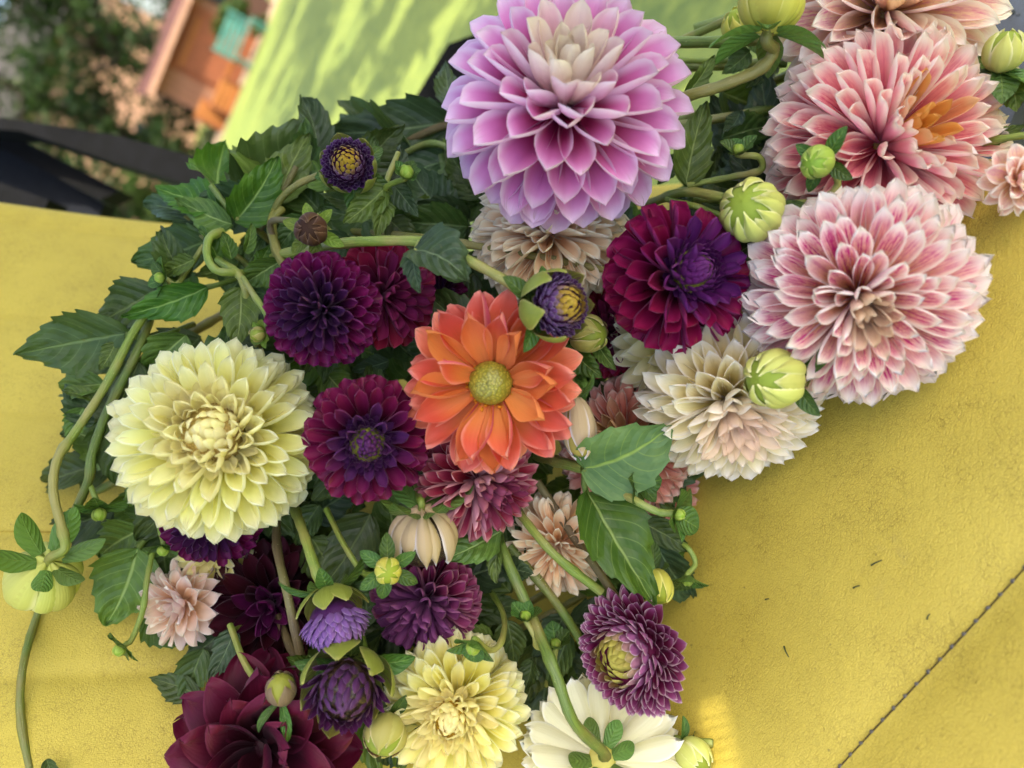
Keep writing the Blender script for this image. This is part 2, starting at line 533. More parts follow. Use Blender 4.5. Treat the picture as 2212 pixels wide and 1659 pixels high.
def flower(label, px, py, Rpx, d, axis, kind, mat, heart=None, group=None, seed=1, name='dahlia', flat=1.0,
           over=None, stem_pts=None, stem_r=11, stem_mat_='stem', sepals=0, nleaf=2, hscale=0.18, hz=0.0):
    K = dict(KINDS[kind])
    if over: K.update(over)
    r = random.Random(seed * 31 + 5)
    Rw = Rpx * d / F
    ax = cdir(*axis)
    C = P(px, py, d)
    m0 = frame(cdir(1, 0.2, 0.1), ax, C)
    # frame() keeps x; we need z exactly on the axis
    z = ax
    x = Vector(IR) - Vector(IR).dot(z) * z
    x.normalize(); y = z.cross(x)
    m0 = Matrix((x, y, z)).transposed().to_4x4(); m0.translation = C
    th = thing(name, label, 'flower', m0, group)
    NB, NVAR = 7, 2
    meshes = {}
    for b in range(NB):
        f = (b + 0.5) / NB
        for v in range(NVAR):
            meshes[b, v] = petal_mesh('petal', mat, W=lerp2(K['W'], f), sm=K['sm'], tipq=K['tipq'], tipr=K['tipr'], w0=K['w0'],
                                      th0=lerp2(K['th0'], f) * r.uniform(0.92, 1.08), th1=lerp2(K['th1'], f) * r.uniform(0.88, 1.12),
                                      b0=lerp2(K['b0'], f) + r.uniform(-.08, .08), b1=lerp2(K['b1'], f) + r.uniform(-.12, .12),
                                      notch=K.get('notch', 0) * r.uniform(0.5, 1.3), wave=K.get('wave', 0.15), keel=K.get('keel', 0), seed=seed * 97 + b * 7 + v)
    N = K['N']
    amin, amax = R_(K['amin']), R_(K['amax'])
    for i in range(N):
        f = (i + 0.5) / N
        a = amin + (amax - amin) * f ** K['p'] + R_(r.gauss(0, K['jit'] * 0.5))
        ph = i * GA + r.gauss(0, 0.05)
        er = Vector((math.sin(a) * math.cos(ph), math.sin(a) * math.sin(ph), math.cos(a)))
        ein = Vector((-math.cos(a) * math.cos(ph), -math.cos(a) * math.sin(ph), math.sin(a)))   # towards the axis
        r0 = K['r0']
        if 'slen' in K:
            Ln = lerp2(K['slen'], f)
        else:
            sa = math.sin(min(a, math.pi / 2))
            Ln = (K['lc'] + (1 - K['lc']) * sa ** 1.15) * (1.0 if a < R_(95) else 1 - 0.10 * (a - R_(95))) - r0
            Ln *= 1 + r.gauss(0, 0.03)
        ta = R_(lerp2(K.get('tau', (0, 0)), f)) + R_(r.gauss(0, K['jit'] * 0.35))
        dirv = math.cos(ta) * er + math.sin(ta) * ein
        nrm = math.cos(ta) * ein - math.sin(ta) * er
        base = er * (r0 * Rw)
        base.z *= flat; dirv = Vector((dirv.x, dirv.y, dirv.z * flat))
        m = frame(dirv, nrm, base)
        m = m @ Matrix.Rotation(R_(r.gauss(0, K['jit'])), 4, 'X') @ Matrix.Scale(Ln * Rw, 4)
        o = ob('petal', meshes[min(int(f * NB), NB - 1), r.randrange(NVAR)], th, m0 @ m)
        o.color = (f, r.random(), 0, 1)
    if 'dome' in K:
        rd, zd, nd, sl0, sl1 = K['dome']
        dm = [petal_mesh('petal', mat, W=0.78, sm=0.5, tipq=1.7, tipr=0.7, w0=0.7, th0=1.1, th1=1.0, b0=0.35, b1=r.uniform(0, .3), keel=0.12, seed=seed + q) for q in range(2)]
        for i in range(nd):
            f = (i + 0.5) / nd
            a = R_(8 + 92 * f ** 0.55) + r.gauss(0, .03)
            ph = i * GA + r.gauss(0, .06)
            er = Vector((math.sin(a) * math.cos(ph), math.sin(a) * math.sin(ph), math.cos(a)))
            ein = Vector((-math.cos(a) * math.cos(ph), -math.cos(a) * math.sin(ph), math.sin(a)))
            ta = R_(58 - 38 * f + r.gauss(0, 5))
            m = frame(math.cos(ta) * er + math.sin(ta) * ein, math.cos(ta) * ein - math.sin(ta) * er, (er * rd + Vector((0, 0, zd))) * Rw) @ Matrix.Scale((sl0 + (sl1 - sl0) * f) * Rw, 4)
            o = ob('petal', dm[i % 2], th, m0 @ m)
            o.color = (0.02 + f * 0.05, r.random(), 0, 1)
        hscale, hz = rd * 0.98, zd
    hr = K['r0'] * 1.02 if kind == 'scaly' else hscale
    ob('center', core_mesh('center', heart or mat, hr * Rw, hr * Rw * (0.8 * flat if kind != 'scaly' else 0.97 * flat), 0.04, seed), th, m0 @ Matrix.Translation((0, 0, hz * Rw)))
    if sepals:
        sm_ = petal_mesh('sepal', M['sepal'], W=0.55, sm=0.45, tipq=1.8, tipr=0.8, w0=0.6, th0=0.5, th1=0.5, b0=-0.2, b1=-0.5, seed=seed)
        for i in range(sepals):
            ph = i * 2 * math.pi / sepals + r.uniform(-.2, .2)
            a = R_(128 + r.uniform(-8, 8))
            er = Vector((math.sin(a) * math.cos(ph), math.sin(a) * math.sin(ph), math.cos(a)))
            ein = Vector((-math.cos(a) * math.cos(ph), -math.cos(a) * math.sin(ph), math.sin(a)))
            L = Rw * r.uniform(0.38, 0.5)
            b = er * Rw * 0.16
            ob('sepal', sm_, th, m0 @ frame(er + 0.1 * ein, ein, b) @ Matrix.Scale(L, 4))
    # stem: from the back of the bloom to its given path, or down to the seat
    s0 = C - ax * Rw * 0.12
    if stem_pts:
        pts = [s0, C - ax * Rw * 0.30] + [P(*q) for q in stem_pts]
    else:
        e = P(px + 70, py - 40, d_seat(px + 70, py - 40) - 0.004)
        s1 = C - ax * Rw * 0.55
        pts = [s0, s1, (s1 + e) * 0.5 + Vector((0, 0, -0.01)), e]
    so_ = stem(th, pts, stem_r, stem_mat_, raw=True)
    for i in range(nleaf):
        an = r.uniform(0, 2 * math.pi)
        bp = (px + 0.35 * Rpx * math.cos(an), py + 0.35 * Rpx * math.sin(an))
        an2 = an + r.uniform(-0.5, 0.5)
        tp = (px + (1.15 + r.uniform(0, .25)) * Rpx * math.cos(an2), py + (1.15 + r.uniform(0, .25)) * Rpx * math.sin(an2))
        dd = d + Rw * r.uniform(0.75, 1.1)
        dd = min(dd, d_seat(*tp) - 0.01)
        leaf(so_, (bp[0], bp[1], dd), (tp[0], tp[1], dd + r.uniform(-.005, .02)), r.uniform(.5, .7), r.uniform(-.5, .5), 'leaf_dark')
    return th

def bud_petal_mesh(name, mat, wid=0.62, a0=176, a1=14, seed=0, lift=0.05, nu=10, nv=6, elong=1.1):
    vs_, uv = [], []
    for i in range(nu + 1):
        s = i / nu
        a = R_(a0 + (a1 - a0) * s)
        wprof = wid * (0.75 + 0.25 * math.sin(math.pi * s)) if s < 0.6 else wid * max(0.06, 1 - ((s - 0.6) / 0.4) ** 1.7)
        for j in range(nv + 1):
            t = 2 * j / nv - 1
            p = t * wprof
            r = 1 + lift * (math.cos(t * math.pi / 2) - 0.4) + 0.02 * s
            vs_.append((r * math.sin(a) * math.cos(p), r * math.sin(a) * math.sin(p), elong * r * math.cos(a)))
            uv.append((s, j / nv))
    return mesh(name, vs_, grid_faces(nu, nv), mat, uv)

def bud(label, px, py, Rpx, d, axis, mat, npet=9, nsep=5, seplen=0.9, sepmat='sepal', elong=1.1, wid=0.55, seed=1, a1=14,
        stem_pts=None, stem_r=9, stem_mat_='stem_light', sepang=118, group=None, name='dahlia_bud', parent=None, a0=176, sepbend=-0.5, core=None, sepw=0.52, lift=0.06):
    r = random.Random(seed * 17 + 3)
    Rw = Rpx * d / F
    z = cdir(*axis)
    x = (Vector(IR) - Vector(IR).dot(z) * z).normalized(); y = z.cross(x)
    C = P(px, py, d)
    m0 = Matrix((x, y, z)).transposed().to_4x4(); m0.translation = C
    th = parent or thing(name, label, 'flower bud', m0, group)
    ob('center', core_mesh('center', core or mat, Rw * 0.90, Rw * 0.88 * elong, 0.01, seed), th, m0)
    pms = [bud_petal_mesh('petal', mat, wid * q, a1=a1 + e, elong=elong, seed=seed, a0=a0, lift=lift * l) for q, e, l in ((1, 0, 1), (.8, 14, 1.4), (1.15, 26, .6), (.9, 4, 1.2))]
    for i in range(npet):
        ph = i * GA * 1.0 if npet > 10 else i * 2 * math.pi / npet
        k = 0.93 + 0.06 * (i % 3) / 2 + r.uniform(-.012, .012)
        o = ob('petal', r.choice(pms), th, m0 @ Matrix.Rotation(ph + r.uniform(-.22, .22), 4, 'Z') @ Matrix.Rotation(r.uniform(-.10, .10), 4, 'Y') @ Matrix.Scale(Rw * k, 4))
        o.color = (i / npet, r.random(), 0, 1)
    if nsep:
        sm_ = petal_mesh('sepal', M[sepmat], W=sepw, sm=0.45, tipq=1.8, tipr=0.8, w0=0.55, th0=0.6, th1=0.6, b0=-0.1, b1=sepbend, seed=seed)
        for i in range(nsep):
            ph = i * 2 * math.pi / nsep + r.uniform(-.2, .2) + seed
            a = R_(sepang + r.uniform(-14, 14))
            er = Vector((math.sin(a) * math.cos(ph), math.sin(a) * math.sin(ph), math.cos(a)))
            ein = Vector((-math.cos(a) * math.cos(ph), -math.cos(a) * math.sin(ph), math.sin(a)))
            b = Vector((0.30 * math.cos(ph), 0.30 * math.sin(ph), -0.97 * elong)) * Rw
            ob('sepal', sm_, th, m0 @ frame(er, ein, b) @ Matrix.Scale(Rw * seplen * r.uniform(.85, 1.15), 4))
    s0 = C - z * Rw * 0.85 * elong
    if stem_pts:
        pts = [s0, s0 - z * Rw * 0.35] + [P(*q) for q in stem_pts]
    else:
        e = P(px + 40, py - 30, d_seat(px + 40, py - 30) - 0.003)
        s1 = s0 - z * Rw * 0.6
        pts = [s0, s1, (s1 + e) * 0.5, e]
    stem(th, pts, stem_r, stem_mat_, raw=True)
    return th

# ------------------------------------------------------------------ materials
M = {}
M['leaf'] = leaf_mat('leaf_green', '#5e7830', '#4e662a', '#9cb068', '#74864e')
M['leaf_dark'] = leaf_mat('leaf_dark_green', '#475c2c', '#3c5026', '#748854', '#5e6e48', 0.4)
M['leaf_blue'] = leaf_mat('leaf_blue_green', '#405638', '#384c30', '#768c66', '#607258', 0.38)
M['leaf_bright'] = leaf_mat('leaf_bright_green', '#4d6e22', '#3e5f22', '#93ac5e', '#6f8a4c', 0.42, 0.25)
M['leaf_under'] = leaf_mat('leaf_pale_underside', '#66824a', '#567444', '#94ac4e', '#5f7a44', 0.55, 0.2)
M['sepal'] = leaf_mat('sepal_green', '#4f7030', '#42602a', '#7c964c', '#62803c', 0.36, 0.2)
M['sepal_light'] = leaf_mat('sepal_light_green', '#7d9438', '#6a8530', '#98aa52', '#8a9e48', 0.4, 0.25)
M['stem'] = stem_mat('stem_green', '#6a8033', '#4e6426', '#84743c')
M['stem_light'] = stem_mat('stem_light_green', '#869a3e', '#688030', '#9a8e50')
M['stem_brown'] = stem_mat('stem_brown', '#6b5a3a', '#54482e', '#6f6a38', 0.5)
M['stem_olive'] = stem_mat('stem_olive', '#7b7a34', '#646a2c', '#8a8044')

M['pink'] = petal_mat('petal_orchid_pink', '#c43a72', '#de84be', '#eab6de', edge='#f7e2f3', back='#ecc8e4', center='#f3e6cf', edge_w=0.3, center_at=0.16)
M['peach_cream'] = petal_mat('petal_peach_cream', '#f2b886', '#f8d8b0', '#faecce', edge='#fdf6e2', back='#f8e8d2', edge_w=0.25)
M['peach_pink'] = petal_mat('petal_peach_streaked_pink', '#f6cc84', '#f9dab8', '#fbe8d2', edge='#fff8ea', back='#eebccc', transl=0.42, speck='#e07ca0', speck_amt=0.42, center='#eec78e', center_at=0.15, edge_w=0.34)
M['coral_pink'] = petal_mat('petal_coral_pink_white_rim', '#ee7884', '#f6a4a0', '#f9ccbc', edge='#fff8e8', back='#f0a4c0', transl=0.42, speck='#dc5080', speck_amt=0.4, center='#e2a03e', center_at=0.06, edge_w=0.36)
M['mag_cream'] = petal_mat('petal_magenta_flecked_cream', '#f8bc78', '#fac6b6', '#fbdcd8', edge='#fffaf0', back='#f6e2f2', transl=0.42, speck='#d0388a', speck_amt=0.6, edge_w=0.36, center='#eed6b8', center_at=0.06)
M['dark_mag'] = petal_mat('petal_dark_magenta', '#4a041c', '#7c0a3c', '#8c1246', edge='#962258', back='#82285f', center='#5a1f62', edge_w=0.12, rough=0.5, transl=0.18, center_at=0.20)
M['purple'] = petal_mat('petal_deep_purple', '#34041e', '#620a44', '#721250', edge='#852a68', back='#74306e', center='#43204e', edge_w=0.14, rough=0.48, transl=0.18, center_at=0.30)
M['plum'] = petal_mat('petal_plum', '#42051f', '#6c1040', '#7c1848', edge='#8e3a62', back='#7d2c58', center='#54285e', edge_w=0.12, rough=0.5, transl=0.18, center_at=0.16)
M['crimson'] = petal_mat('petal_crimson', '#5a0618', '#86102f', '#96203e', edge='#a8485e', back='#8a2a4a', edge_w=0.12, rough=0.5, transl=0.18, center='#74204e', center_at=0.4)
M['yellow'] = petal_mat('petal_lemon', '#fbf07a', '#fcf7a8', '#fdfacc', edge='#fffeea', back='#fcf9d4', center='#fff6c0', edge_amt=0.5, edge_w=0.25, transl=0.42, center_at=0.16)
M['yellow2'] = petal_mat('petal_butter', '#fbee6a', '#fcf698', '#fdf9c4', edge='#fffee4', back='#fcf9d0', center='#fff4b4', edge_amt=0.55, edge_w=0.28, transl=0.42, center_at=0.25)
M['cream'] = petal_mat('petal_cream_blush', '#f0da84', '#f6eab4', '#f9f1da', edge='#fffaf0', back='#fbeee4', center='#fae0cc', edge_w=0.25, transl=0.42, center_at=0.18)
M['cream_yel'] = petal_mat('petal_cream_yellow', '#e9dc86', '#f0e9b0', '#f4f0ce', edge='#fbf9e6', back='#f2eec6', edge_w=0.25, transl=0.42)
M['white'] = petal_mat('petal_ivory', '#ece47c', '#f4f0b8', '#f9f7dc', edge='#fefdf2', back='#f7f5d4', edge_w=0.2, transl=0.42, vein=0.3)
M['orange'] = petal_mat('petal_orange', '#e88a48', '#e86c50', '#ec806a', edge='#f2a08c', back='#de6478', center='#e88c4a', edge_w=0.15, transl=0.3, vein=0.35, center_at=0.2)
M['dusty_red'] = petal_mat('petal_dusty_red', '#7c0f2e', '#a32f4c', '#bf5e72', edge='#dc9c9e', back='#d4a0aa', center='#8e3a5c', edge_w=0.22, transl=0.22, center_at=0.2)
M['dusty_purple'] = petal_mat('petal_dusty_purple', '#5a0e30', '#86284e', '#98446c', edge='#bb7e90', back='#8e4a78', center='#70386a', edge_w=0.16, transl=0.2, center_at=0.45)
M['pale_pink'] = petal_mat('petal_pale_blush', '#e9b890', '#f0d2c0', '#f3e0d6', edge='#f7eee2', back='#f0dcdc', edge_w=0.2, transl=0.42)
M['burgundy'] = petal_mat('petal_burgundy', '#2c0212', '#4c0722', '#580c2a', edge='#621a38', back='#661644', edge_w=0.1, rough=0.55, transl=0.14)
M['black_red'] = petal_mat('petal_black_red', '#22030c', '#350817', '#3e0c1a', edge='#401424', back='#4a1430', edge_w=0.1, rough=0.55, transl=0.12, center='#5c0e4c', center_at=0.22)
M['mauve'] = petal_mat('petal_dusty_mauve', '#6a1840', '#8a3c6a', '#a86c92', edge='#e0c8ce', back='#9a5c88', center='#b0a83e', edge_w=0.2, transl=0.2, center_at=0.24)
M['violet'] = petal_mat('petal_violet_scales', '#4a2256', '#5f3470', '#775088', edge='#b49ec0', back='#6a4678', center='#b8982a', edge_w=0.2, transl=0.2, rough=0.4, center_at=0.32)
M['violet_l'] = petal_mat('petal_lilac_scales', '#6a2c80', '#7d4a98', '#9674b0', edge='#c0a8cc', back='#8660a0', center='#a89a48', edge_w=0.14, transl=0.25, center_at=0.08)
M['salmon'] = petal_mat('petal_salmon', '#c0504a', '#da887a', '#e4a898', edge='#f2d8c8', back='#d29096', edge_w=0.18, transl=0.25, center='#c8a070', center_at=0.25)
M['bud_lime'] = petal_mat('bud_lime', '#96a83c', '#c4c85c', '#dedc84', edge='#efecb0', back='#ced070', edge_w=0.2, rough=0.5, transl=0.2, vein=0.3)
M['bud_green'] = petal_mat('bud_green', '#8fae3c', '#9fb648', '#b4c45c', edge='#c3cf74', back='#a0b64c', edge_w=0.15, rough=0.36, transl=0.2)
M['bud_yellow'] = petal_mat('bud_yellow', '#98a636', '#c2c048', '#d8ce5e', edge='#ebe48c', back='#ccc658', edge_w=0.15, rough=0.46, transl=0.2)
M['bud_stripe'] = petal_mat('bud_cream_striped', '#8c9a3a', '#b4aa58', '#b08878', edge='#d8cc98', back='#a8a058', speck='#7c3058', speck_amt=1.1, edge_w=0.12, rough=0.4, transl=0.2)
M['bud_brown'] = petal_mat('bud_dead_brown', '#3a2418', '#5a3c28', '#6e4c38', edge='#7d604c', back='#4a3020', edge_w=0.2, rough=0.7, transl=0.05, vein=0.8)
M['bud_purple'] = petal_mat('bud_purple_tip', '#8e9038', '#6a3a5a', '#5a2450', edge='#9c8a58', back='#7c6a4c', edge_w=0.08, rough=0.42, transl=0.15)
M['calyx'] = petal_mat('calyx_olive', '#6f8432', '#8a943a', '#9c9444', edge='#b8b468', back='#8a9440', speck='#6a4a52', speck_amt=0.5, edge_w=0.12, rough=0.36, transl=0.25, vein=0.4)
M['lilac_cream'] = petal_mat('petal_lilac_cream', '#c2b25a', '#d8c6a8', '#d8c4d8', edge='#efe8ee', back='#cdb488', speck='#a878b0', speck_amt=0.5, edge_w=0.2, transl=0.3)
M['dark_violet'] = petal_mat('petal_dark_violet', '#3a1438', '#4a1c48', '#552656', edge='#8a6a86', back='#54305a', edge_w=0.08, rough=0.42, transl=0.12)
def disc_mat(name, c1, c2, scale):
    k = NT(name)
    tc = k.n("ShaderNodeTexCoord").outputs["Object"]
    vo = k.n("ShaderNodeTexVoronoi"); k.l(tc, vo.inputs["Vector"]); vo.inputs["Scale"].default_value = scale
    c = k.mix(k.ramp(vo.outputs["Distance"], 0.1, 0.7), hx(c1), hx(c2))
    k.l(c, k.p.inputs["Base Color"])
    k.l(k.bump(vo.outputs["Distance"], 0.6, 0.0006), k.p.inputs["Normal"])
    k.p.inputs["Roughness"].default_value = 0.35
    return k.m
M['disc'] = disc_mat('disc_olive', '#a8a03a', '#7c7822', 700)
M['disc_y'] = disc_mat('disc_golden', '#c4a024', '#a07c18', 900)
M['disc_dark'] = disc_mat('disc_dark', '#4a3c1c', '#2a1a1a', 900)
M['disc_cream'] = disc_mat('disc_cream', '#d8c078', '#b89a54', 900)
M['disc_green'] = disc_mat('disc_green', '#98983a', '#7a7c2c', 900)
M['anther'] = plain_mat('anther_orange', '#e08a18', '#d09020', 800, 0.6)
M['black'] = plain_mat('black_plastic', '#0a0b0d', '#101216', 60, 0.42, 0.15)
M['black_matte'] = plain_mat('black_matte', '#070809', '#0c0d10', 60, 0.85, 0.1, spec=0.12)
M['black_gloss'] = plain_mat('blue_black_plastic', '#11161f', '#182030', 30, 0.22, 0.05)
M['slate'] = plain_mat('slate_fabric', '#14171d', '#1a1d24', 200, 0.9, 0.3, spec=0.15)
M['emblem'] = plain_mat('emblem_black', '#0c0d10', '#14161a', 100, 0.5)
M['thread'] = plain_mat('thread_grey', '#4c4a46', '#6a6660', 900, 0.8)
M['groove'] = plain_mat('seam_dark', '#4a3c14', '#30280f', 400, 0.9)
M['seam_y'] = plain_mat('seam_ochre', '#a89234', '#947e2a', 400, 0.9)
M['clip'] = plain_mat('cut_grass_dry', '#2c3a1c', '#4a4a20', 300, 0.7)

def vinyl_mat():
    k = NT('yellow_vinyl')
    tc = k.n("ShaderNodeTexCoord").outputs["Object"]
    mp = k.n("ShaderNodeMapping"); k.l(tc, mp.inputs[0]); mp.inputs["Rotation"].default_value = (0, 0, R_(35)); mp.inputs["Scale"].default_value = (0.62, 1.15, 1.0); sv = mp.outputs[0]
    add = k.n("ShaderNodeVectorMath", operation='ADD')
    sc_ = k.n("ShaderNodeVectorMath", operation='SCALE'); sc_.inputs[3].default_value = 0.003
    nz = k.n("ShaderNodeTexNoise"); k.l(tc, nz.inputs["Vector"]); nz.inputs["Scale"].default_value = 220; nz.inputs["Detail"].default_value = 2
    k.l(nz.outputs["Color"], sc_.inputs[0]); k.l(sv, add.inputs[0]); k.l(sc_.outputs[0], add.inputs[1])
    vo = k.n("ShaderNodeTexVoronoi", feature='DISTANCE_TO_EDGE'); k.l(add.outputs[0], vo.inputs["Vector"]); vo.inputs["Scale"].default_value = 860
    grain = k.ramp(vo.outputs["Distance"], -0.1, 0.4)
    vo2 = k.n("ShaderNodeTexVoronoi", feature='DISTANCE_TO_EDGE'); k.l(add.outputs[0], vo2.inputs["Vector"]); vo2.inputs["Scale"].default_value = 330
    g2 = k.ramp(vo2.outputs["Distance"], 0.0, 0.2)
    big = k.noise(tc, 9.0, 4)
    wear = k.noise(tc, 24.0, 5, 0.7)
    c = k.mix(k.ramp(big, 0.3, 0.7), hx('#c6b24a'), hx('#bba742'))
    crease = k.ramp(vo.outputs["Distance"], 0.14, 0.0)
    cre2 = k.ramp(vo2.outputs["Distance"], 0.07, 0.0)
    amt = k.math('MULTIPLY', k.math('ADD', k.math('MULTIPLY', crease, 0.55), k.math('MULTIPLY', cre2, 0.40)), k.math('MULTIPLY_ADD', k.ramp(wear, 0.35, 0.75), 0.75, 0.25))
    c = k.mix(amt, c, hx('#6e5c1c'))
    sm = k.ramp(k.noise(tc, 33.0, 3, 0.6), 0.66, 0.85)
    c = k.mix(k.math('MULTIPLY', sm, 0.34), c, hx('#86785a'))
    sp_ = k.ramp(k.noise(tc, 230.0, 2), 0.72, 0.78)
    c = k.mix(k.math('MULTIPLY', sp_, 0.55), c, hx('#5a5030'))
    k.l(c, k.p.inputs["Base Color"])
    fine = k.noise(add.outputs[0], 1100.0, 2, 0.6)
    h = k.math('ADD', k.math('MULTIPLY', grain, 0.3), k.math('ADD', k.math('MULTIPLY', g2, 0.15), fine))
    k.l(k.bump(h, 0.7, 0.0006), k.p.inputs["Normal"])
    k.p.inputs["Roughness"].default_value = 0.5
    k.p.inputs["Specular IOR Level"].default_value = 0.35
    return k.m
M['vinyl'] = vinyl_mat()

def grass_mat():
    k = NT('lawn_grass')
    tc = k.n("ShaderNodeTexCoord").outputs["Object"]
    n1 = k.noise(tc, 0.6, 5, 0.6); n2 = k.noise(tc, 9.0, 5, 0.8)
    c = k.mix(k.ramp(n1, 0.35, 0.65), hx('#526628'), hx('#6c7a30'))
    c = k.mix(k.math('MULTIPLY', k.ramp(n2, 0.42, 0.62), 0.8), c, hx('#84903a'))  # lighter flecks paint grass highlights into the colour
    k.l(c, k.p.inputs["Base Color"])
    k.l(k.bump(n2, 0.8, 0.03), k.p.inputs["Normal"])
    k.p.inputs["Roughness"].default_value = 0.8
    return k.m
M['grass'] = grass_mat()
M['gravel'] = plain_mat('gravel_beige', '#a08a70', '#7e6c58', 3, 0.9, 0.5, 0.02)
def wood_mat(name, c1, c2):
    k = NT(name)
    tc = k.n("ShaderNodeTexCoord").outputs["Object"]
    n = k.noise(k.scale(tc, (6, 6, 0.7)), 3.0, 5, 0.6)
    c = k.mix(k.ramp(n, 0.3, 0.7), hx(c1), hx(c2))
    k.l(c, k.p.inputs["Base Color"]); k.l(k.bump(n, 0.3, 0.004), k.p.inputs["Normal"])
    k.p.inputs["Roughness"].default_value = 0.7
    return k.m
M['cedar'] = wood_mat('wood_cedar', '#8a4d28', '#74401f')
M['cedar_pale'] = wood_mat('wood_cedar_pale', '#8e6448', '#7c5238')
M['cedar_dark'] = wood_mat('wood_cedar_dark', '#4a2e1c', '#3c2416')
M['orange_wood'] = wood_mat('wood_orange', '#9a5e20', '#854e18')
M['roof_grey'] = plain_mat('roof_grey_tile', '#3c3833', '#2e2b28', 8, 0.8, 0.4, 0.01)
M['roof_red'] = plain_mat('roof_red_shingle', '#5c3a34', '#482c28', 8, 0.8, 0.4, 0.01)
M['teal'] = plain_mat('teal_paint', '#386e64', '#4a8478', 6, 0.5)
M['glass'] = plain_mat('window_dark', '#20262a', '#2c343a', 6, 0.1, 0.0)
M['peach_wall'] = plain_mat('wall_peach', '#b08a70', '#a07c68', 3, 0.85, 0.2, 0.01)
M['bark'] = plain_mat('bark', '#3d3226', '#2a231b', 12, 0.9, 0.6, 0.03, (1, 1, 0.25))
def foliage_mat(name, c1, c2):
    k = NT(name)
    rn = k.n("ShaderNodeNewGeometry").outputs["Random Per Island"]
    c = k.mix(rn, hx(c1), hx(c2))
    k.l(c, k.p.inputs["Base Color"]); k.p.inputs["Roughness"].default_value = 0.5; k.p.inputs["Specular IOR Level"].default_value = 0.2
    tr = k.n("ShaderNodeBsdfTranslucent"); k.l(c, tr.inputs[0])
    ms = k.n("ShaderNodeMixShader"); ms.inputs[0].default_value = 0.3
    k.l(k.p.outputs[0], ms.inputs[1]); k.l(tr.outputs[0], ms.inputs[2]); k.l(ms.outputs[0], k.out.inputs[0])
    return k.m
M['fol_a'] = foliage_mat('foliage_dark', '#1f3416', '#34491f')
M['fol_b'] = foliage_mat('foliage_mid', '#2c431c', '#4c6028')
M['fol_c'] = foliage_mat('foliage_yellow_green', '#46591f', '#74812f')

# ------------------------------------------------------------------ setting
def struct(o): o["kind"] = "structure"; return o
g = 260.0
struct(ob('ground', mesh('ground', [(-g, -g, 0), (g, -g, 0), (g, g, 0), (-g, g, 0)], [(0, 1, 2, 3)], M['grass'], smooth=False)))
# beige path along the far edge of the lawn
struct(ob('path', mesh('path', [(-14, 22.1, .006), (13, 22.1, .006), (15, 26.0, .006), (-14, 25.5, .006)], [(0, 1, 2, 3)], M['gravel'], smooth=False)))

# --- vehicle seat
seat = thing('vehicle_seat', 'yellow vinyl seat with pleated backrest and stitched cushion under the flowers', 'seat', Matrix.Translation(P(1500, 1300, 0.6)))
def bp(px, py): return P(px, py, 1.0 / inv_back(px, py))
O = bp(0, 886); e1 = (bp(300, 901) - O).normalized()
nB = (bp(300, 901) - O).cross(bp(0, 1200) - O).normalized()
if nB.dot(CAM - O) < 0: nB = -nB
e2 = nB.cross(e1)
if e2.dot(bp(0, 1200) - O) < 0: e2 = -e2
def ab(px, py):
    v = bp(px, py) - O
    return v.dot(e1), v.dot(e2)
pleats = [ab(0, y)[1] for y in (470, 670, 886, 1145, 1460, 1840)]
edge_b = ab(0, 419)[1]
a_lo, a_hi, b_hi = -0.16, 0.70, ab(0, 2500)[1]
def h_back(a, b):
    h = 0.0
    for p_ in pleats:
        h -= 0.0018 * math.exp(-((b - p_) / 0.006) ** 2) + 0.002 * math.exp(-((b - p_) / 0.02) ** 2)
    h += 0.0015 * math.sin(a * 23 + b * 9)
    return h
def pad(fn_h, alo, ahi, blo, bhi, na, nb, r_edge, thick, cornr):
    """rounded pad over the rectangle; rows wrap round the rim down to its back"""
    vs_ = []
    for i in range(na + 1):
        for j in range(nb + 1):
            u, v = i / na, j / nb
            vs_.append((alo + (ahi - alo) * u, blo + (bhi - blo) * v))
    return vs_
def rounded(nm, mat, org, ea, eb, en, alo, ahi, blo, bhi, hfun, re=0.022, thick=0.07, na=70, nb=150, corner=0.05):
    V = []
    def ease(t, n, lo, hi):
        k = t / n
        return lo + (hi - lo) * k
    ca, cb = (alo + ahi) / 2, (blo + bhi) / 2
    ha, hb = (ahi - alo) / 2, (bhi - blo) / 2
    for i in range(na + 1):
        for j in range(nb + 1):
            a, b = ease(i, na, alo, ahi), ease(j, nb, blo, bhi)
            # pull the corners in
            dx, dy = max(abs(a - ca) - (ha - corner), 0), max(abs(b - cb) - (hb - corner), 0)
            L = math.hypot(dx, dy)
            if dx > 0 and dy > 0 and L > 0:
                mx = max(dx, dy)
                k = mx / L
                a = ca + math.copysign((ha - corner) + dx * k, a - ca)
                b = cb + math.copysign((hb - corner) + dy * k, b - cb)
                e = corner - mx
            else:
                e = min(ha - abs(a - ca), hb - abs(b - cb))
            h = hfun(a, b)
            if e < re:
                q = 1 - max(e, 0) / re
                h -= re * (1 - math.sqrt(max(0, 1 - q * q)))
            V.append(org + ea * a + eb * b + en * h)
    F_ = grid_faces(na, nb)
    # skirt down to the back
    ring = [i * (nb + 1) for i in range(na + 1)] + [na * (nb + 1) + j for j in range(1, nb + 1)] + \
           [i * (nb + 1) + nb for i in range(na - 1, -1, -1)] + [j for j in range(nb - 1, 0, -1)]
    s0 = len(V)
    for q in ring: V.append(V[q] - en * (thick - re))
    n = len(ring)
    for k in range(n):
        F_.append((ring[k], ring[(k + 1) % n], s0 + (k + 1) % n, s0 + k))
    F_.append(tuple(s0 + k for k in range(n - 1, -1, -1)))
    o0 = MW[seat.name].translation
    me = mesh(nm, [v - o0 for v in V], F_, mat)
    return ob(nm, me, seat, Matrix.Translation(o0))
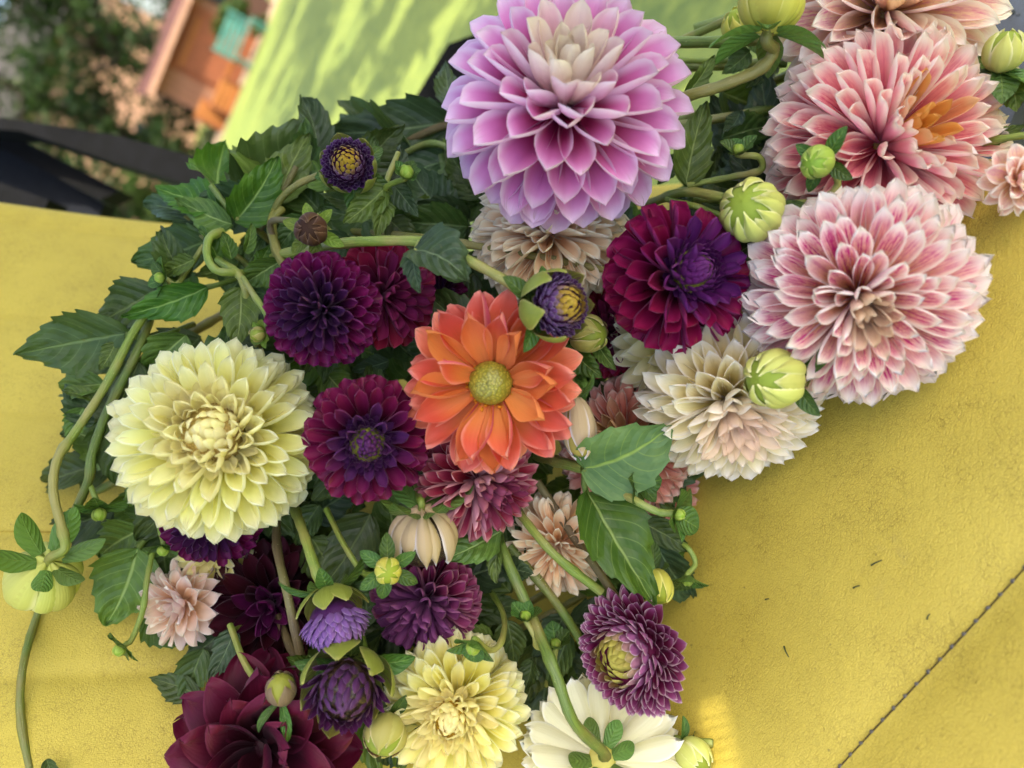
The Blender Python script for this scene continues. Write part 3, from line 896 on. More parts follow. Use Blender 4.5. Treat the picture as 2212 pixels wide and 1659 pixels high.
backrest = rounded('backrest', M['vinyl'], O, e1, e2, nB, a_lo, a_hi, edge_b, b_hi, h_back, re=0.02, thick=0.06, na=90, nb=300, corner=0.07)
for p_ in pleats[3:4]:
    q_ = [O + e1 * (a_lo + .03 + (a_hi - a_lo - .1) * i / 16) + e2 * p_ + nB * (h_back(0, p_) + .0004) for i in range(17)]
    o0 = MW[seat.name].translation
    ob('seam', tube_mesh('seam', [v - o0 for v in q_], .0005, .0005, M['seam_y'], 5, 2), backrest, Matrix.Translation(o0))
# cushion: horizontal pad
def cp(px, py): return P(px, py, 1.0 / inv_cush(px, py))
s1, s2 = cp(1800, 1659), cp(2212, 1210)
sd = (s2 - s1).normalized(); sn = Vector((0, 0, 1)).cross(sd)
cr = cp(2212, 400)
def h_cush(a, b):
    q = Vector((a, b, Z_SEAT))
    t = (q - s1).dot(sn)
    h = -0.003 * math.exp(-(t / 0.03) ** 2) - 0.0025 * math.exp(-(t / 0.011) ** 2)
    if t < 0: h += -0.25 * t * t * 0.9 
    if t < -0.03: h -= 0.8 * (t + 0.03) ** 2
    h += 0.0012 * math.sin(a * 31 + 2) * math.sin(b * 27)
    return h
Zx, Zy, Zz = Vector((1, 0, 0)), Vector((0, 1, 0)), Vector((0, 0, 1))
cushion = rounded('cushion', M['vinyl'], Vector((0, 0, Z_SEAT)), Zx, Zy, Zz, -0.60, cr.x + 0.03, -0.06, 0.80, h_cush, re=0.03, thick=0.10, na=200, nb=160, corner=0.08)
# dark seam thread and its stitches
sp0 = s1 - sd * 0.10
seam_len = (s2 - s1).length + 0.25
def on_cush(p): return Vector((p.x, p.y, Z_SEAT + h_cush(p.x, p.y) + 0.0003))
pts = [on_cush(sp0 + sd * (seam_len * i / 24)) + Zz * 0.0001 for i in range(25)]
o0 = MW[seat.name].translation
ob('seam', tube_mesh('seam', [p - o0 for p in pts], 0.0004, 0.0004, M['groove'], 6, 2), cushion, Matrix.Translation(o0))
stm = core_mesh('stitch', M['thread'], 0.0009, 0.0009, 0.25, 3, 5)
px_step = 37.0
k = 0
tpos = 0.0
while tpos < seam_len:
    p = on_cush(sp0 + sd * tpos)
    ob('stitch', stm, cushion, frame(sd, Zz, p + Zz * 0.0007) @ Matrix.Rotation(rnd.uniform(-.5, .5), 4, 'Z') @ Matrix.Diagonal((1.3, 1, .8, 1)))
    tpos += 0.0085
# seat base under the cushion
ob('seat_base', box_mesh('seat_base', cr.x + 0.50, 0.75, Z_SEAT - 0.10 - 0.30, M['black'], 0.02), seat, Matrix.Translation(((cr.x - 0.62) / 2, 0.33, 0.30 + (Z_SEAT - 0.40) / 2)))

# --- vehicle body parts around the seat
veh = thing('utility_vehicle', 'black frame bars of the open vehicle holding the seat, plus an unseen roof added to shade it', 'vehicle', Matrix.Translation((0.1, 0.4, 0)))
def bar(parent, p0, p1, wdt, thk, mat, name, hint=None, bev=0.004):
    p0, p1 = Vector(p0), Vector(p1)
    L = (p1 - p0).length
    m = frame(p1 - p0, hint or (CAM - p0), (p0 + p1) / 2)
    return ob(name, box_mesh(name, L, wdt, thk, M[mat], bev), parent, m)
def quad_slab(parent, pts, mat, name, thick=0.02):
    """thick plate with the given corner points"""
    pts = [Vector(p) for p in pts]
    n = (pts[1] - pts[0]).cross(pts[2] - pts[0]).normalized()
    if n.dot(CAM - pts[0]) < 0: n = -n
    o0 = MW[parent.name].translation
    v = [p - o0 for p in pts] + [p - o0 - n * thick for p in pts]
    c = len(pts)
    f = [tuple(range(c)), tuple(range(2 * c - 1, c - 1, -1))] + [(i, (i + 1) % c, c + (i + 1) % c, c + i) for i in range(c)]
    return ob(name, mesh(name, v, f, M[mat], smooth=False), parent, Matrix.Translation(o0))
dv = 0.95
quad_slab(veh, [P(-220, 215, dv), P(0, 253, dv), P(250, 292, dv), P(470, 352, dv), P(480, 420, dv), P(270, 358, dv), P(44, 283, dv), P(-220, 262, dv)], 'black_matte', 'frame_bar', 0.05)
quad_slab(veh, [P(-220, 200, dv + .06), P(0, 278, dv + .06), P(260, 412, dv + .06), P(215, 432, dv + .06), P(0, 318, dv + .06), P(-220, 240, dv + .06)], 'black_matte', 'frame_bar', 0.04)
quad_slab(veh, [P(-220, 240, dv + .10), P(20, 326, dv + .10), P(225, 440, dv + .10), P(120, 700, dv + .10), P(-260, 700, dv + .10)], 'slate', 'side_panel', 0.03)
quad_slab(veh, [P(-220, 380, dv - .02), P(0, 394, dv - .02), P(105, 432, dv - .02), P(60, 520, dv - .02), P(-220, 520, dv - .02)], 'black_matte', 'seat_shell', 0.04)
# upright post behind the pink bloom
quad_slab(veh, [P(968, 95, 0.95), P(1060, 60, 0.95), P(1010, 300, 0.95), P(865, 262, 0.95)], 'black_matte', 'frame_bar', 0.05)
# black moulding beside the cushion with its embossed emblem
quad_slab(veh, [P(1960, -120, .60), P(2330, -120, .60), P(2330, 520, .53), P(2105, 470, .53), P(2010, 120, .58)], 'black_gloss', 'side_moulding', 0.05)
em_n = (CAM - P(2180, 40, .585)).normalized()
def emb(px, py, dd): return P(px, py, dd)
plate = quad_slab(veh, [P(2152, 28, .588), P(2205, 16, .588), P(2224, 52, .586), P(2172, 64, .586)], 'emblem', 'emblem_plate', 0.004)
for i in range(5):
    an = R_(90 + 72 * i)
    cx, cy = 2188 + 11 * math.cos(an), 38 - 11 * math.sin(an)
    c0 = P(cx, cy, .584)
    ob('emblem_mark', core_mesh('emblem_mark', M['black_gloss'], 5.5 * .584 / F, 5.5 * .584 / F, 0.0, 1, 6), plate, frame(IR, CAM - c0, c0) @ Matrix.Diagonal((1, 1, .5, 1)))
for i in range(6):
    c0 = P(2172 + 7 * i, 66 - 2.6 * i, .5835)
    ob('emblem_letter', box_mesh('emblem_letter', 3 * .58 / F, 6 * .58 / F, 0.001, M['black_gloss']), plate, frame(cdir(1, .35, 0), CAM - c0, c0))
# unseen roof added to shade the seat; its slot shapes the sun patch
ZR = 1.86
def up_to_roof(p): return p + SUN * ((ZR - p.z) / SUN.z)
q1, q2 = up_to_roof(cp(1515, 1560)), up_to_roof(cp(1600, 1560))
xs0, xs1 = -0.75, 2.0
ys0, ys1 = -1.35, 1.0
gap0, gap1 = min(q1.x, q2.x), max(q1.x, q2.x)
sA, sB = up_to_roof(cp(1560, 1497)), up_to_roof(cp(1612, 1720))
td = (sB - sA).normalized(); tn = Vector((0, 0, 1)).cross(td)
wslot = abs((up_to_roof(cp(1498, 1560)) - up_to_roof(cp(1606, 1560))).dot(tn))
rc = Vector((0.5, -0.1, ZR))
def roof_panel(t0, t1, s0_, s1_, dz=0.0):
    c = sA + td * ((t0 + t1) / 2) + tn * ((s0_ + s1_) / 2) + Vector((0, 0, 0.015 + dz))
    ob('shade_roof_panel', box_mesh('shade_roof_panel', t1 - t0, s1_ - s0_, 0.03, M['black'], 0.004), veh, frame(td, (0, 0, 1), c))
tc_, sc_ = (rc - sA).dot(td), (rc - sA).dot(tn)
hits = [up_to_roof(P(x, y, d)) for x in (-60, 500, 1100, 1700, 2280) for y in (-60, 500, 1100, 1720) for d in (0.36, 0.46)]
hits += [up_to_roof(P(x, y, d_seat(x, y))) for x in (-60, 300, 1500, 2000, 2280) for y in (440, 900, 1300, 1720)]
ta_, tb_ = min((h - sA).dot(td) for h in hits) - .05, max((h - sA).dot(td) for h in hits) + .05
sa_, sb_ = min((h - sA).dot(tn) for h in hits) - .05, max((h - sA).dot(tn) for h in hits) + .05
print('ROOF', ta_, tb_, sa_, sb_)
roof_panel(ta_, tb_, sa_, -wslot / 2)
roof_panel(ta_, tb_, wslot / 2, sb_)
roof_panel(ta_, 0.0, -wslot / 2 - .02, wslot / 2 + .02, 0.032)
if tb_ > 0.24: roof_panel(0.22, tb_, -wslot / 2 - .02, wslot / 2 + .02, 0.032)
vsl = box_mesh('sun_dimming_slat', 0.0045, wslot + 0.03, 0.004, M['black'])  # slats added across the slot to dim the sun patch
for i in range(int(0.24 / 0.0062)):
    ob('sun_dimming_slat', vsl, veh, frame(td, (0, 0, 1), sA + td * (i * 0.0062 - 0.005) + Vector((0, 0, 0.034))))
for t_ in (ta_ + .03, tb_ - .03):
    for s_ in (sa_ + .03, sb_ - .03):
        b_ = sA + td * t_ + tn * s_
        v_ = b_ - CAM
        if b_.y > 0.2 or (abs(b_.x) < .3 and abs(b_.y) < .3): print('POST skipped', b_); continue
        bar(veh, (b_.x, b_.y, 0), (b_.x, b_.y, ZR + .004), 0.045, 0.045, 'black', 'shade_roof_post', Vector((1, 0, 0)))

# ------------------------------------------------------------------ background garden
def tree(label, x, y, hgt, rad, mat, n, seed, z0=1.2, name='tree', leaf_s=0.22, group=None):
    r = random.Random(seed)
    t = thing(name, label, 'tree' if name == 'tree' else 'shrub', Matrix.Translation((x, y, 0)), group)
    pts = [Vector((0, 0, -0.05)), Vector((r.uniform(-.15, .15), r.uniform(-.15, .15), hgt * .3)), Vector((r.uniform(-.3, .3), r.uniform(-.3, .3), hgt * .6)), Vector((0, 0, hgt * .9))]
    tr0 = 0.035 * hgt if name == 'tree' else 0.03
    ob('trunk', tube_mesh('trunk', pts, tr0, tr0 * .25, M['bark'], 8, 4), t, Matrix.Translation((x, y, 0)))
    for i in range(5):
        an = r.uniform(0, 6.28); zz = hgt * r.uniform(.25, .65)
        q = [Vector((0, 0, zz)), Vector((math.cos(an) * rad * .4, math.sin(an) * rad * .4, zz + hgt * .1)), Vector((math.cos(an) * rad * .8, math.sin(an) * rad * .8, zz + hgt * .14))]
        ob('limb', tube_mesh('limb', q, tr0 * .4, tr0 * .12, M['bark'], 6, 3), t, Matrix.Translation((x, y, 0)))
    V, Fc = [], []
    cl = [(r.uniform(0, 6.28), r.random() ** .5 * rad * .85, z0 + (hgt - z0) * r.random(), r.uniform(.25, .5) * rad) for _ in range(max(10, int(n / 90)))]
    for i in range(n):
        an, rr, zz, cr_ = r.choice(cl)
        taper = math.sqrt(max(0.12, 1 - ((zz - (z0 + hgt) / 2) / ((hgt - z0) * .62)) ** 2))
        c = Vector((math.cos(an) * rr * taper, math.sin(an) * rr * taper, zz)) + Vector((r.gauss(0, 1), r.gauss(0, 1), r.gauss(0, .7))) * cr_ * .45
        if c.z < 0.05: c.z = 0.05 + r.random() * .3
        a = Vector((r.gauss(0, 1), r.gauss(0, 1), r.gauss(0, .6))).normalized()
        b = a.cross(Vector((r.gauss(0, 1), r.gauss(0, 1), r.gauss(0, 1)))).normalized()
        s = leaf_s * r.uniform(.6, 1.3)
        k0 = len(V)
        V += [c - a * s * .6, c + b * s * .3, c + a * s * .6, c - b * s * .3]
        Fc.append((k0, k0 + 1, k0 + 2, k0 + 3))
    ob('crown', mesh('crown', V, Fc, M[mat], smooth=False), t, Matrix.Translation((x, y, 0)))
    return t

GT = 'trees at the end of the lawn'
trees = [
    ('broad dark green tree left of the wooden shed', 0.6, 28.0, 8.0, 2.6, 'fol_a', 5200, 0.3),
    ('dense dark tree standing close behind the shed roof', 5.0, 27.7, 7.5, 2.3, 'fol_a', 5200, 0.5),
    ('tall mid green tree between the shed and the house', 2.9, 30.0, 9.0, 2.4, 'fol_b', 3800, 1.0),
    ('yellow green tree with loose crown before the house wall', -2.2, 29.5, 8.5, 2.4, 'fol_c', 3400, 0.8),
    ('dark tree at the right of the shed beyond the path', 8.6, 28.0, 8.5, 2.8, 'fol_a', 5200, 0.3),
    ('tall dark tree rising behind the shed and the house', 6.8, 32.5, 11.0, 3.0, 'fol_a', 3400, 2.0),
    ('open crowned green tree beside the house corner', 0.8, 33.5, 10.0, 2.6, 'fol_b', 3000, 1.5),
    ('large green tree at the far end of the path', 12.5, 29.5, 9.0, 3.2, 'fol_b', 3000, 0.5),
]
for i, (lb, x, y, hh, rr, mt, n, z0) in enumerate(trees):
    tree(lb, x, y, hh, rr, mt, n, 40 + i, z0, group=GT)
GS = 'shrubs along the path'
for i, (lb, x, y, hh, rr, mt) in enumerate([
        ('low dark shrub beside the wooden shed wall', 2.4, 25.7, 1.9, 1.0, 'fol_a'),
        ('rounded green shrub at the path edge', 0.9, 26.1, 2.2, 1.1, 'fol_b'),
        ('yellow green shrub near the black frame bar', -0.9, 25.3, 1.8, 1.1, 'fol_c'),
        ('dark bushy shrub further along the path', -2.6, 25.9, 2.3, 1.2, 'fol_a'),
        ('bushy green plant in front of the shed planks', 6.35, 22.4, 1.35, 0.55, 'fol_b')]):
    tree(lb, x, y, hh, rr, mt, 1100, 80 + i, 0.15, 'shrub', 0.16, GS)
# lawn trees that throw the dappled shade
for i, (x, y, hh, rr_, n, lb) in enumerate([(4.1, 0.1, 7.0, 1.9, 1100, 'dense unseen tree added beside the vehicle to shade the grass'), (5.5, 4.4, 7.0, 1.9, 520, 'lawn tree shading the near grass'), (6.7, 7.6, 7.5, 1.7, 420, 'slim lawn tree between the larger ones'),  # first tree is added out of view to darken the near grass
                                          (7.4, 10.6, 7.5, 2.0, 520, 'lawn tree shading the middle of the grass'), (8.6, 14.6, 8.0, 2.2, 600, 'lawn tree shading the grass before the shed')]):
    tree(lb, x, y, hh, rr_, 'fol_b', n, 91 + i, 2.8, leaf_s=0.45, group='lawn trees')

# wooden shed
SX, SY, SRZ = 5.95, 24.4, R_(-6)
sm0 = Matrix.Translation((SX, SY, 0)) @ Matrix.Rotation(SRZ, 4, 'Z')
shed = thing('garden_shed', 'orange cedar plank shed with red roof at the end of the lawn', 'shed', sm0)
def sbox(nm, sx, sy, sz, mat, x, y, z, rot=None, par=None):
    m = sm0 @ Matrix.Translation((x, y, z))
    if rot is not None: m = m @ rot
    return ob(nm, box_mesh(nm, sx, sy, sz, M[mat]), par or shed, m)
sbox('wall', 3.9, 2.0, 2.05, 'cedar_dark', 0, 1.08, 1.025)
for i in range(20):
    x = -1.86 + i * 0.196
    mt = 'cedar_pale' if x < -1.1 or 0.75 < x < 1.25 else ('cedar' if x < 0.75 else 'cedar_dark')
    sbox('plank', 0.186, 0.03, 2.02, mt, x, 0.05 + rnd.uniform(-.006, .006), 1.02)
shed_door = sbox('door', 1.5, 0.05, 1.75, 'cedar', -0.25, 0.0, 0.95)
sbox('door_batten', 1.5, 0.03, 0.12, 'orange_wood', -0.25, -0.045, 1.6, None, shed_door)
sbox('door_batten', 1.5, 0.03, 0.12, 'orange_wood', -0.25, -0.045, 0.4, None, shed_door)
sbox('window', 0.55, 0.05, 0.6, 'glass', 1.35, 0.0, 1.5)
sbox('roof', 4.4, 2.8, 0.10, 'roof_red', 0, 1.0, 2.26, Matrix.Rotation(R_(9), 4, 'X'))
sbox('fascia', 4.4, 0.04, 0.16, 'peach_wall', 0, -0.42, 2.02)
for i, (x, y, sx, sz, lb) in enumerate([(4.4, 22.7, 0.85, 0.55, 'bright orange wooden planter box before the shed'), (3.85, 23.2, 0.55, 0.8, 'tall orange wooden crate beside the shed corner')]):
    t = thing('planter_box', lb, 'planter', Matrix.Translation((x, y, 0)), 'wooden boxes before the shed')
    for k in range(4):
        ob('board', box_mesh('board', sx, 0.5, sz / 4 - .015, M['orange_wood'], 0.008), t, Matrix.Translation((x, y, sz / 8 + k * sz / 4 + .004)))
    for s_ in (-1, 1):
        ob('corner_post', box_mesh('corner_post', 0.06, 0.06, sz + .03, M['cedar'], 0.004), t, Matrix.Translation((x + s_ * sx / 2, y - .26, sz / 2 + .016)))
tb = thing('garden_bench', 'teal painted garden bench on the path by the shed', 'bench', Matrix.Translation((5.8, 21.7, 0)))
for k in range(3): ob('seat_slat', box_mesh('seat_slat', 1.2, 0.12, 0.03, M['teal'], .005), tb, Matrix.Translation((5.8, 21.5 + k * .14, .45)))
for k in range(4): ob('back_slat', box_mesh('back_slat', 1.2, 0.03, 0.10, M['teal'], .005), tb, Matrix.Translation((5.8, 21.92, .56 + k * .13)))
for sx in (-.55, .55):
    for yy, hh in ((21.48, .44), (21.88, 1.05)):
        ob('leg', box_mesh('leg', 0.06, 0.06, hh, M['teal'], .005), tb, Matrix.Translation((5.8 + sx, yy, hh / 2)))
# house behind the trees
hm = Matrix.Translation((4.5, 42, 0))
hs = thing('house', 'peach walled house seen through the trees', 'house', hm)
def hbox(nm, sx, sy, sz, mat, x, y, z, par=None): return ob(nm, box_mesh(nm, sx, sy, sz, M[mat]), par or hs, hm @ Matrix.Translation((x, y, z)))
hbox('wall', 11, 7, 7.0, 'peach_wall', 0, 3.5, 3.5)
rv = [(-6, -0.7, 6.9), (6, -0.7, 6.9), (6, 7.7, 6.9), (-6, 7.7, 6.9), (-6, 3.5, 9.6), (6, 3.5, 9.6)]
ob('roof', mesh('roof', rv, [(0, 1, 5, 4), (2, 3, 4, 5), (0, 4, 3), (1, 2, 5), (0, 3, 2, 1)], M['roof_grey'], smooth=False), hs, hm)
for wx in (-3.6, 0, 3.6):
    for wz in (1.9, 5.0):
        wn = hbox('window', 1.1, 0.06, 1.4, 'glass', wx, -0.02, wz)
        hbox('window_frame', 1.3, 0.05, 0.1, 'peach_wall', wx, -0.04, wz - .76, wn)

# ------------------------------------------------------------------ blooms
D_ = 'dahlias lying on the seat'
fl = flower
fl('large orchid pink dahlia with pale cream heart, biggest of the bouquet', 1218, 232, 268, 0.40, (0.0, 0.36, 0.93), 'deco', M['pink'], M['disc_cream'], seed=1, nleaf=0,
   stem_pts=[(1330, 250, .50), (1480, 262, .55), (1700, 210, .60)])
fl('peach cream dahlia tucked under the large pink bloom', 1188, 508, 170, 0.455, (-0.05, 0.62, 0.78), 'lacin', M['peach_cream'], seed=2)
fl('peach and pink streaked dahlia above the coral one, beside the black moulding', 1912, 28, 232, 0.435, (-0.10, 0.05, 0.98), 'cactus', M['peach_pink'], M['disc_cream'], seed=3, nleaf=1, over=dict(N=125, W=(0.46, 0.44), amax=114),
   stem_pts=[(1800, 120, .50), (1600, 205, .52), (1480, 258, .53), (1300, 320, .58)], stem_r=15)
fl('coral pink dahlia with white rimmed petals and golden heart', 1902, 315, 252, 0.425, (0.18, 0.03, 0.98), 'lacin', M['coral_pink'], M['disc_y'], seed=4, nleaf=0,
   stem_pts=[(1780, 330, .53), (1600, 360, .54), (1450, 420, .56)])
fl('magenta flecked cream dahlia resting on the open yellow cushion', 1852, 640, 240, 0.38, (-0.20, -0.42, 0.88), 'lacin', M['mag_cream'], M['disc_cream'], seed=5, nleaf=0, over=dict(N=250))
fl('dark magenta dahlia with violet scaly heart beside the lime bud', 1462, 602, 164, 0.40, (0.40, 0.12, 0.90), 'ball', M['dark_mag'], M['disc_green'], seed=6, over=dict(N=112, W=(0.44, 0.54), amin=36, amax=125, lc=0.62, jit=7, p=.70, th0=(2.3, 1.8), th1=(1.8, 1.15), dome=(.30, .30, 120, .13, .26)), nleaf=1,
   stem_pts=[(1300, 582, .432), (1050, 535, .44), (900, 512, .45), (760, 500, .49)], stem_r=10, stem_mat_='stem_olive')
fl('cream dahlia with blush pink heart under the lime bud', 1572, 862, 196, 0.425, (0.0, -0.66, 0.75), 'cactus', M['cream'], M['disc_cream'], seed=7, nleaf=0, flat=0.9, over=dict(N=150, amax=104))
fl('pale yellow cream dahlia half hidden behind the dark magenta bloom', 1482, 738, 168, 0.455, (0.0, -0.1, 0.97), 'cactus', M['cream_yel'], seed=8)
fl('bright orange open dahlia with round olive disc', 1066, 826, 200, 0.395, (-0.15, -0.03, 0.98), 'open', M['orange'], M['disc'], seed=9, hscale=0.235, hz=0.17, nleaf=2, over=dict(N=54, amin=56, jit=12))
fl('deep purple ball dahlia with dark hollow heart left of the orange bloom', 697, 668, 126, 0.40, (-0.05, -0.22, 0.95), 'ball', M['purple'], M['disc_dark'], seed=10, nleaf=2, over=dict(N=200),
   stem_pts=[(640, 590, .44), (605, 560, .45), (585, 490, .46), (600, 440, .48)], stem_mat_='stem_olive')
fl('crimson ball dahlia turned sideways behind the deep purple one', 826, 636, 122, 0.43, (0.55, -0.1, 0.75), 'ball', M['crimson'], seed=11, over=dict(N=120, W=(0.46, 0.54), th0=(2.1, 1.8), th1=(1.8, 1.3)))
fl('plum dahlia with small green heart between the lemon and orange blooms', 796, 948, 140, 0.40, (0.16, -0.14, 0.96), 'ball', M['plum'], M['disc_green'], seed=12, nleaf=2, over=dict(N=128, W=(0.42, 0.50), lc=.65, amin=34, p=.66, th0=(2.4, 1.9), th1=(1.9, 1.25), dome=(.28, .35, 110, .11, .25)))
fl('large lemon yellow dahlia with tight cream heart', 480, 948, 218, 0.41, (0.12, 0.22, 0.95), 'formal', M['yellow'], M['disc_cream'], seed=13, nleaf=3, over=dict(N=222, amin=27, dome=(.30, .33, 75, .16, .28)))
fl('dusty red dahlia with pale rims tucked below the orange bloom', 1032, 1035, 138, 0.435, (0.60, -0.35, 0.70), 'formal', M['dusty_red'], seed=14, nleaf=2, over=dict(N=155))
fl('dark purple dahlia peeking out below the lemon bloom', 462, 1110, 112, 0.455, (0.05, -0.35, 0.92), 'ball', M['purple'], seed=15, nleaf=1)
fl('small butter yellow dahlia under the peeking purple one', 470, 1180, 92, 0.475, (0.05, -0.35, 0.92), 'cactus', M['yellow2'], seed=16, nleaf=1, over=dict(N=70, W=(.45, .42)))
fl('pale blush dahlia lying at the edge near the bract bud', 398, 1302, 98, 0.465, (-0.35, -0.05, 0.93), 'loose', M['pale_pink'], seed=17, nleaf=0, over=dict(N=60, W=(.5, .48), jit=11))
fl('nearly black red dahlia in the shade beside the blush bloom', 590, 1300, 140, 0.475, (0.2, 0.1, 0.95), 'cactus', M['black_red'], seed=18, nleaf=1, over=dict(N=70, W=(.55, .48)))
fl('large loose burgundy dahlia with velvety drooping petals', 570, 1612, 205, 0.415, (0.05, 0.20, 0.95), 'loose', M['burgundy'], seed=19, nleaf=1)
fl('dusty purple ball dahlia above the butter yellow bloom', 922, 1292, 124, 0.445, (-0.30, -0.45, 0.83), 'ball', M['dusty_purple'], seed=20, nleaf=2)
fl('butter yellow dahlia with star shaped golden heart', 985, 1522, 160, 0.425, (-0.08, -0.02, 0.97), 'formal', M['yellow2'], M['disc_y'], seed=21, nleaf=1, over=dict(N=180, W=(0.38, 0.42), amin=25, dome=(.25, .38, 80, .12, .26)))
fl('ivory dahlia seen from behind with green sepals on its stem', 1300, 1640, 175, 0.425, (0.0, -0.62, -0.72), 'cactus', M['white'], seed=22, nleaf=0, sepals=6, over=dict(N=130, amin=40, amax=106, p=.8, W=(.44, .38), notch=.09, th0=(1.4, 1.1), th1=(1.1, .8)),
   stem_pts=[(1240, 1560, .395), (1200, 1455, .40), (1150, 1335, .42), (1085, 1185, .44), (1060, 1100, .47)], stem_r=13)
fl('half open dusty mauve dahlia with yellow green heart on its side', 1362, 1408, 122, 0.42, (-0.72, -0.06, 0.66), 'scaly', M['mauve'], M['mauve'], seed=23, nleaf=0, sepals=0, over=dict(N=210, r0=.64, slen=(0.22, 0.58), tau=(56, 12), amax=112, p=.55),
   stem_pts=[(1330, 1290, .44), (1240, 1160, .45), (1160, 1040, .46)], stem_mat_='stem_brown', flat=0.75)
fl('small peach and cream dahlia behind two crossing stems', 1205, 1175, 118, 0.465, (-0.25, -0.35, 0.88), 'lacin', M['peach_cream'], seed=24, nleaf=1, over=dict(N=130))
fl('salmon dahlia with withered heart behind the big pale leaf', 1352, 960, 150, 0.475, (-0.35, -0.05, 0.9), 'lacin', M['salmon'], seed=25, nleaf=0)
fl('crimson dahlia deep behind the violet half open bud', 1310, 720, 100, 0.475, (0.1, 0.0, 0.98), 'ball', M['crimson'], seed=26, nleaf=0)
fl('small dark purple dahlia deep behind the curled leaf', 950, 640, 62, 0.475, (0.1, 0.0, 0.98), 'ball', M['purple'], seed=27, nleaf=1, over=dict(N=90))
fl('pink and peach dahlia at the rim of the cushion beside the coral one', 2200, 388, 80, 0.368, (0.2, -0.3, 0.9), 'loose', M['peach_pink'], seed=28, nleaf=0, over=dict(N=40))
fl('salmon pink dahlia low on the cushion under the small green buds', 1420, 1045, 95, 0.50, (0.2, -0.3, 0.9), 'lacin', M['salmon'], seed=29, nleaf=0, over=dict(N=80))
bud('drooping bud with pale yellow and lilac petals beside the orange bloom', 1250, 925, 40, 0.415, (0.1, -0.95, 0.12), M['lilac_cream'], npet=7, nsep=4, seplen=1.3, elong=1.75, wid=.5, seed=46, a1=10, sepang=130,
    stem_pts=[(1235, 830, .43), (1225, 790, .46)], stem_r=8)
fl('dark crimson dahlia in the depth between plum and orange blooms', 905, 700, 70, 0.49, (0, 0, 1), 'ball', M['crimson'], seed=30, nleaf=1, over=dict(N=70))

# half-open buds: scaly domes with a cup of outer petals
def cup(th, px, py, Rpx, d, axis, mat, n, a1, seed, elong=1.0):
    z = cdir(*axis)
    x = (Vector(IR) - Vector(IR).dot(z) * z).normalized(); y = z.cross(x)
    m0 = Matrix((x, y, z)).transposed().to_4x4(); m0.translation = P(px, py, d)
    r = random.Random(seed)
    pm = bud_petal_mesh('outer_petal', M[mat], 0.44, a0=178, a1=a1, elong=elong, seed=seed, lift=0.04)
    for i in range(n):
        o = ob('outer_petal', pm, th, m0 @ Matrix.Rotation(i * 2 * math.pi / n + r.uniform(-.2, .2), 4, 'Z') @ Matrix.Rotation(r.uniform(-.12, .10), 4, 'Y') @ Matrix.Scale(Rpx * d / F * r.uniform(.95, 1.10), 4))
        o.color = (1, r.random(), 0, 1)
def sepal_ring(th, px, py, Rpx, d, axis, n, L, ang, seed, mat='sepal', back=0.9):
    z = cdir(*axis)
    x = (Vector(IR) - Vector(IR).dot(z) * z).normalized(); y = z.cross(x)
    m0 = Matrix((x, y, z)).transposed().to_4x4(); m0.translation = P(px, py, d)
    r = random.Random(seed); Rw = Rpx * d / F
    sm_ = petal_mesh('sepal', M[mat], W=0.55, sm=0.45, tipq=1.8, tipr=0.8, w0=0.55, th0=0.6, th1=0.6, b0=-0.1, b1=-0.4, seed=seed)
    for i in range(n):
        ph = i * 2 * math.pi / n + r.uniform(-.25, .25) + seed
        a = R_(ang + r.uniform(-12, 12))
        er = Vector((math.sin(a) * math.cos(ph), math.sin(a) * math.sin(ph), math.cos(a)))
        ein = Vector((-math.cos(a) * math.cos(ph), -math.cos(a) * math.sin(ph), math.sin(a)))
        ob('sepal', sm_, th, m0 @ frame(er, ein, Vector((0.3 * math.cos(ph), 0.3 * math.sin(ph), -back)) * Rw) @ Matrix.Scale(Rw * L * r.uniform(.85, 1.15), 4))
def half_open(label, px, py, Rpx, d, axis, mat, heart, seed, cupmat='calyx', ncup=7, a1=75, nsep=5, sepL=1.25, sepang=105, N=130, stem_pts=None, stem_r=10, stem_mat_='stem', over=None):
    ov = dict(N=N, r0=0.70, slen=(0.24, 0.5), tau=(56, 48), amin=6, amax=112)
    if over: ov.update(over)
    th = flower(label, px, py, Rpx, d, axis, 'scaly', M[mat], M[heart], seed=seed, name='dahlia_bud', nleaf=0, over=ov, stem_pts=stem_pts, stem_r=stem_r, stem_mat_=stem_mat_)
    th['category'] = 'flower bud'
    if ncup: cup(th, px, py, Rpx * 1.06, d, axis, cupmat, ncup, a1, seed)
    if nsep: sepal_ring(th, px, py, Rpx, d, axis, nsep, sepL, sepang, seed)
    return th
half_open('half open bud with violet scales and golden middle among upper leaves', 752, 356, 58, 0.425, (0.05, 0.02, 0.99), 'violet', 'dark_violet', 41, a1=70, nsep=5, sepL=1.35, sepang=95,
          stem_pts=[(700, 375, .455), (640, 400, .46), (600, 440, .47), (590, 490, .48)], stem_r=9, stem_mat_='stem_olive', N=150)
half_open('half open violet scaled bud on a long stem over the orange bloom', 1205, 660, 74, 0.365, (0.62, 0.05, 0.78), 'violet', 'dark_violet', 42, a1=62, nsep=4, sepL=1.2, sepang=95,
          stem_pts=[(1145, 640, .378), (1060, 588, .385), (955, 536, .39), (880, 520, .395), (720, 528, .42), (560, 560, .47)], stem_r=12, stem_mat_='stem_light', N=150)
half_open('drooping half open bud with lilac scales on a straight green stem', 725, 1345, 76, 0.395, (0.28, -0.85, 0.38), 'violet_l', 'violet', 43, a1=105, nsep=5, sepL=1.1, sepang=110,
          stem_pts=[(680, 1225, .405), (655, 1150, .42), (635, 1095, .45)], stem_r=12, stem_mat_='stem_light', N=120)
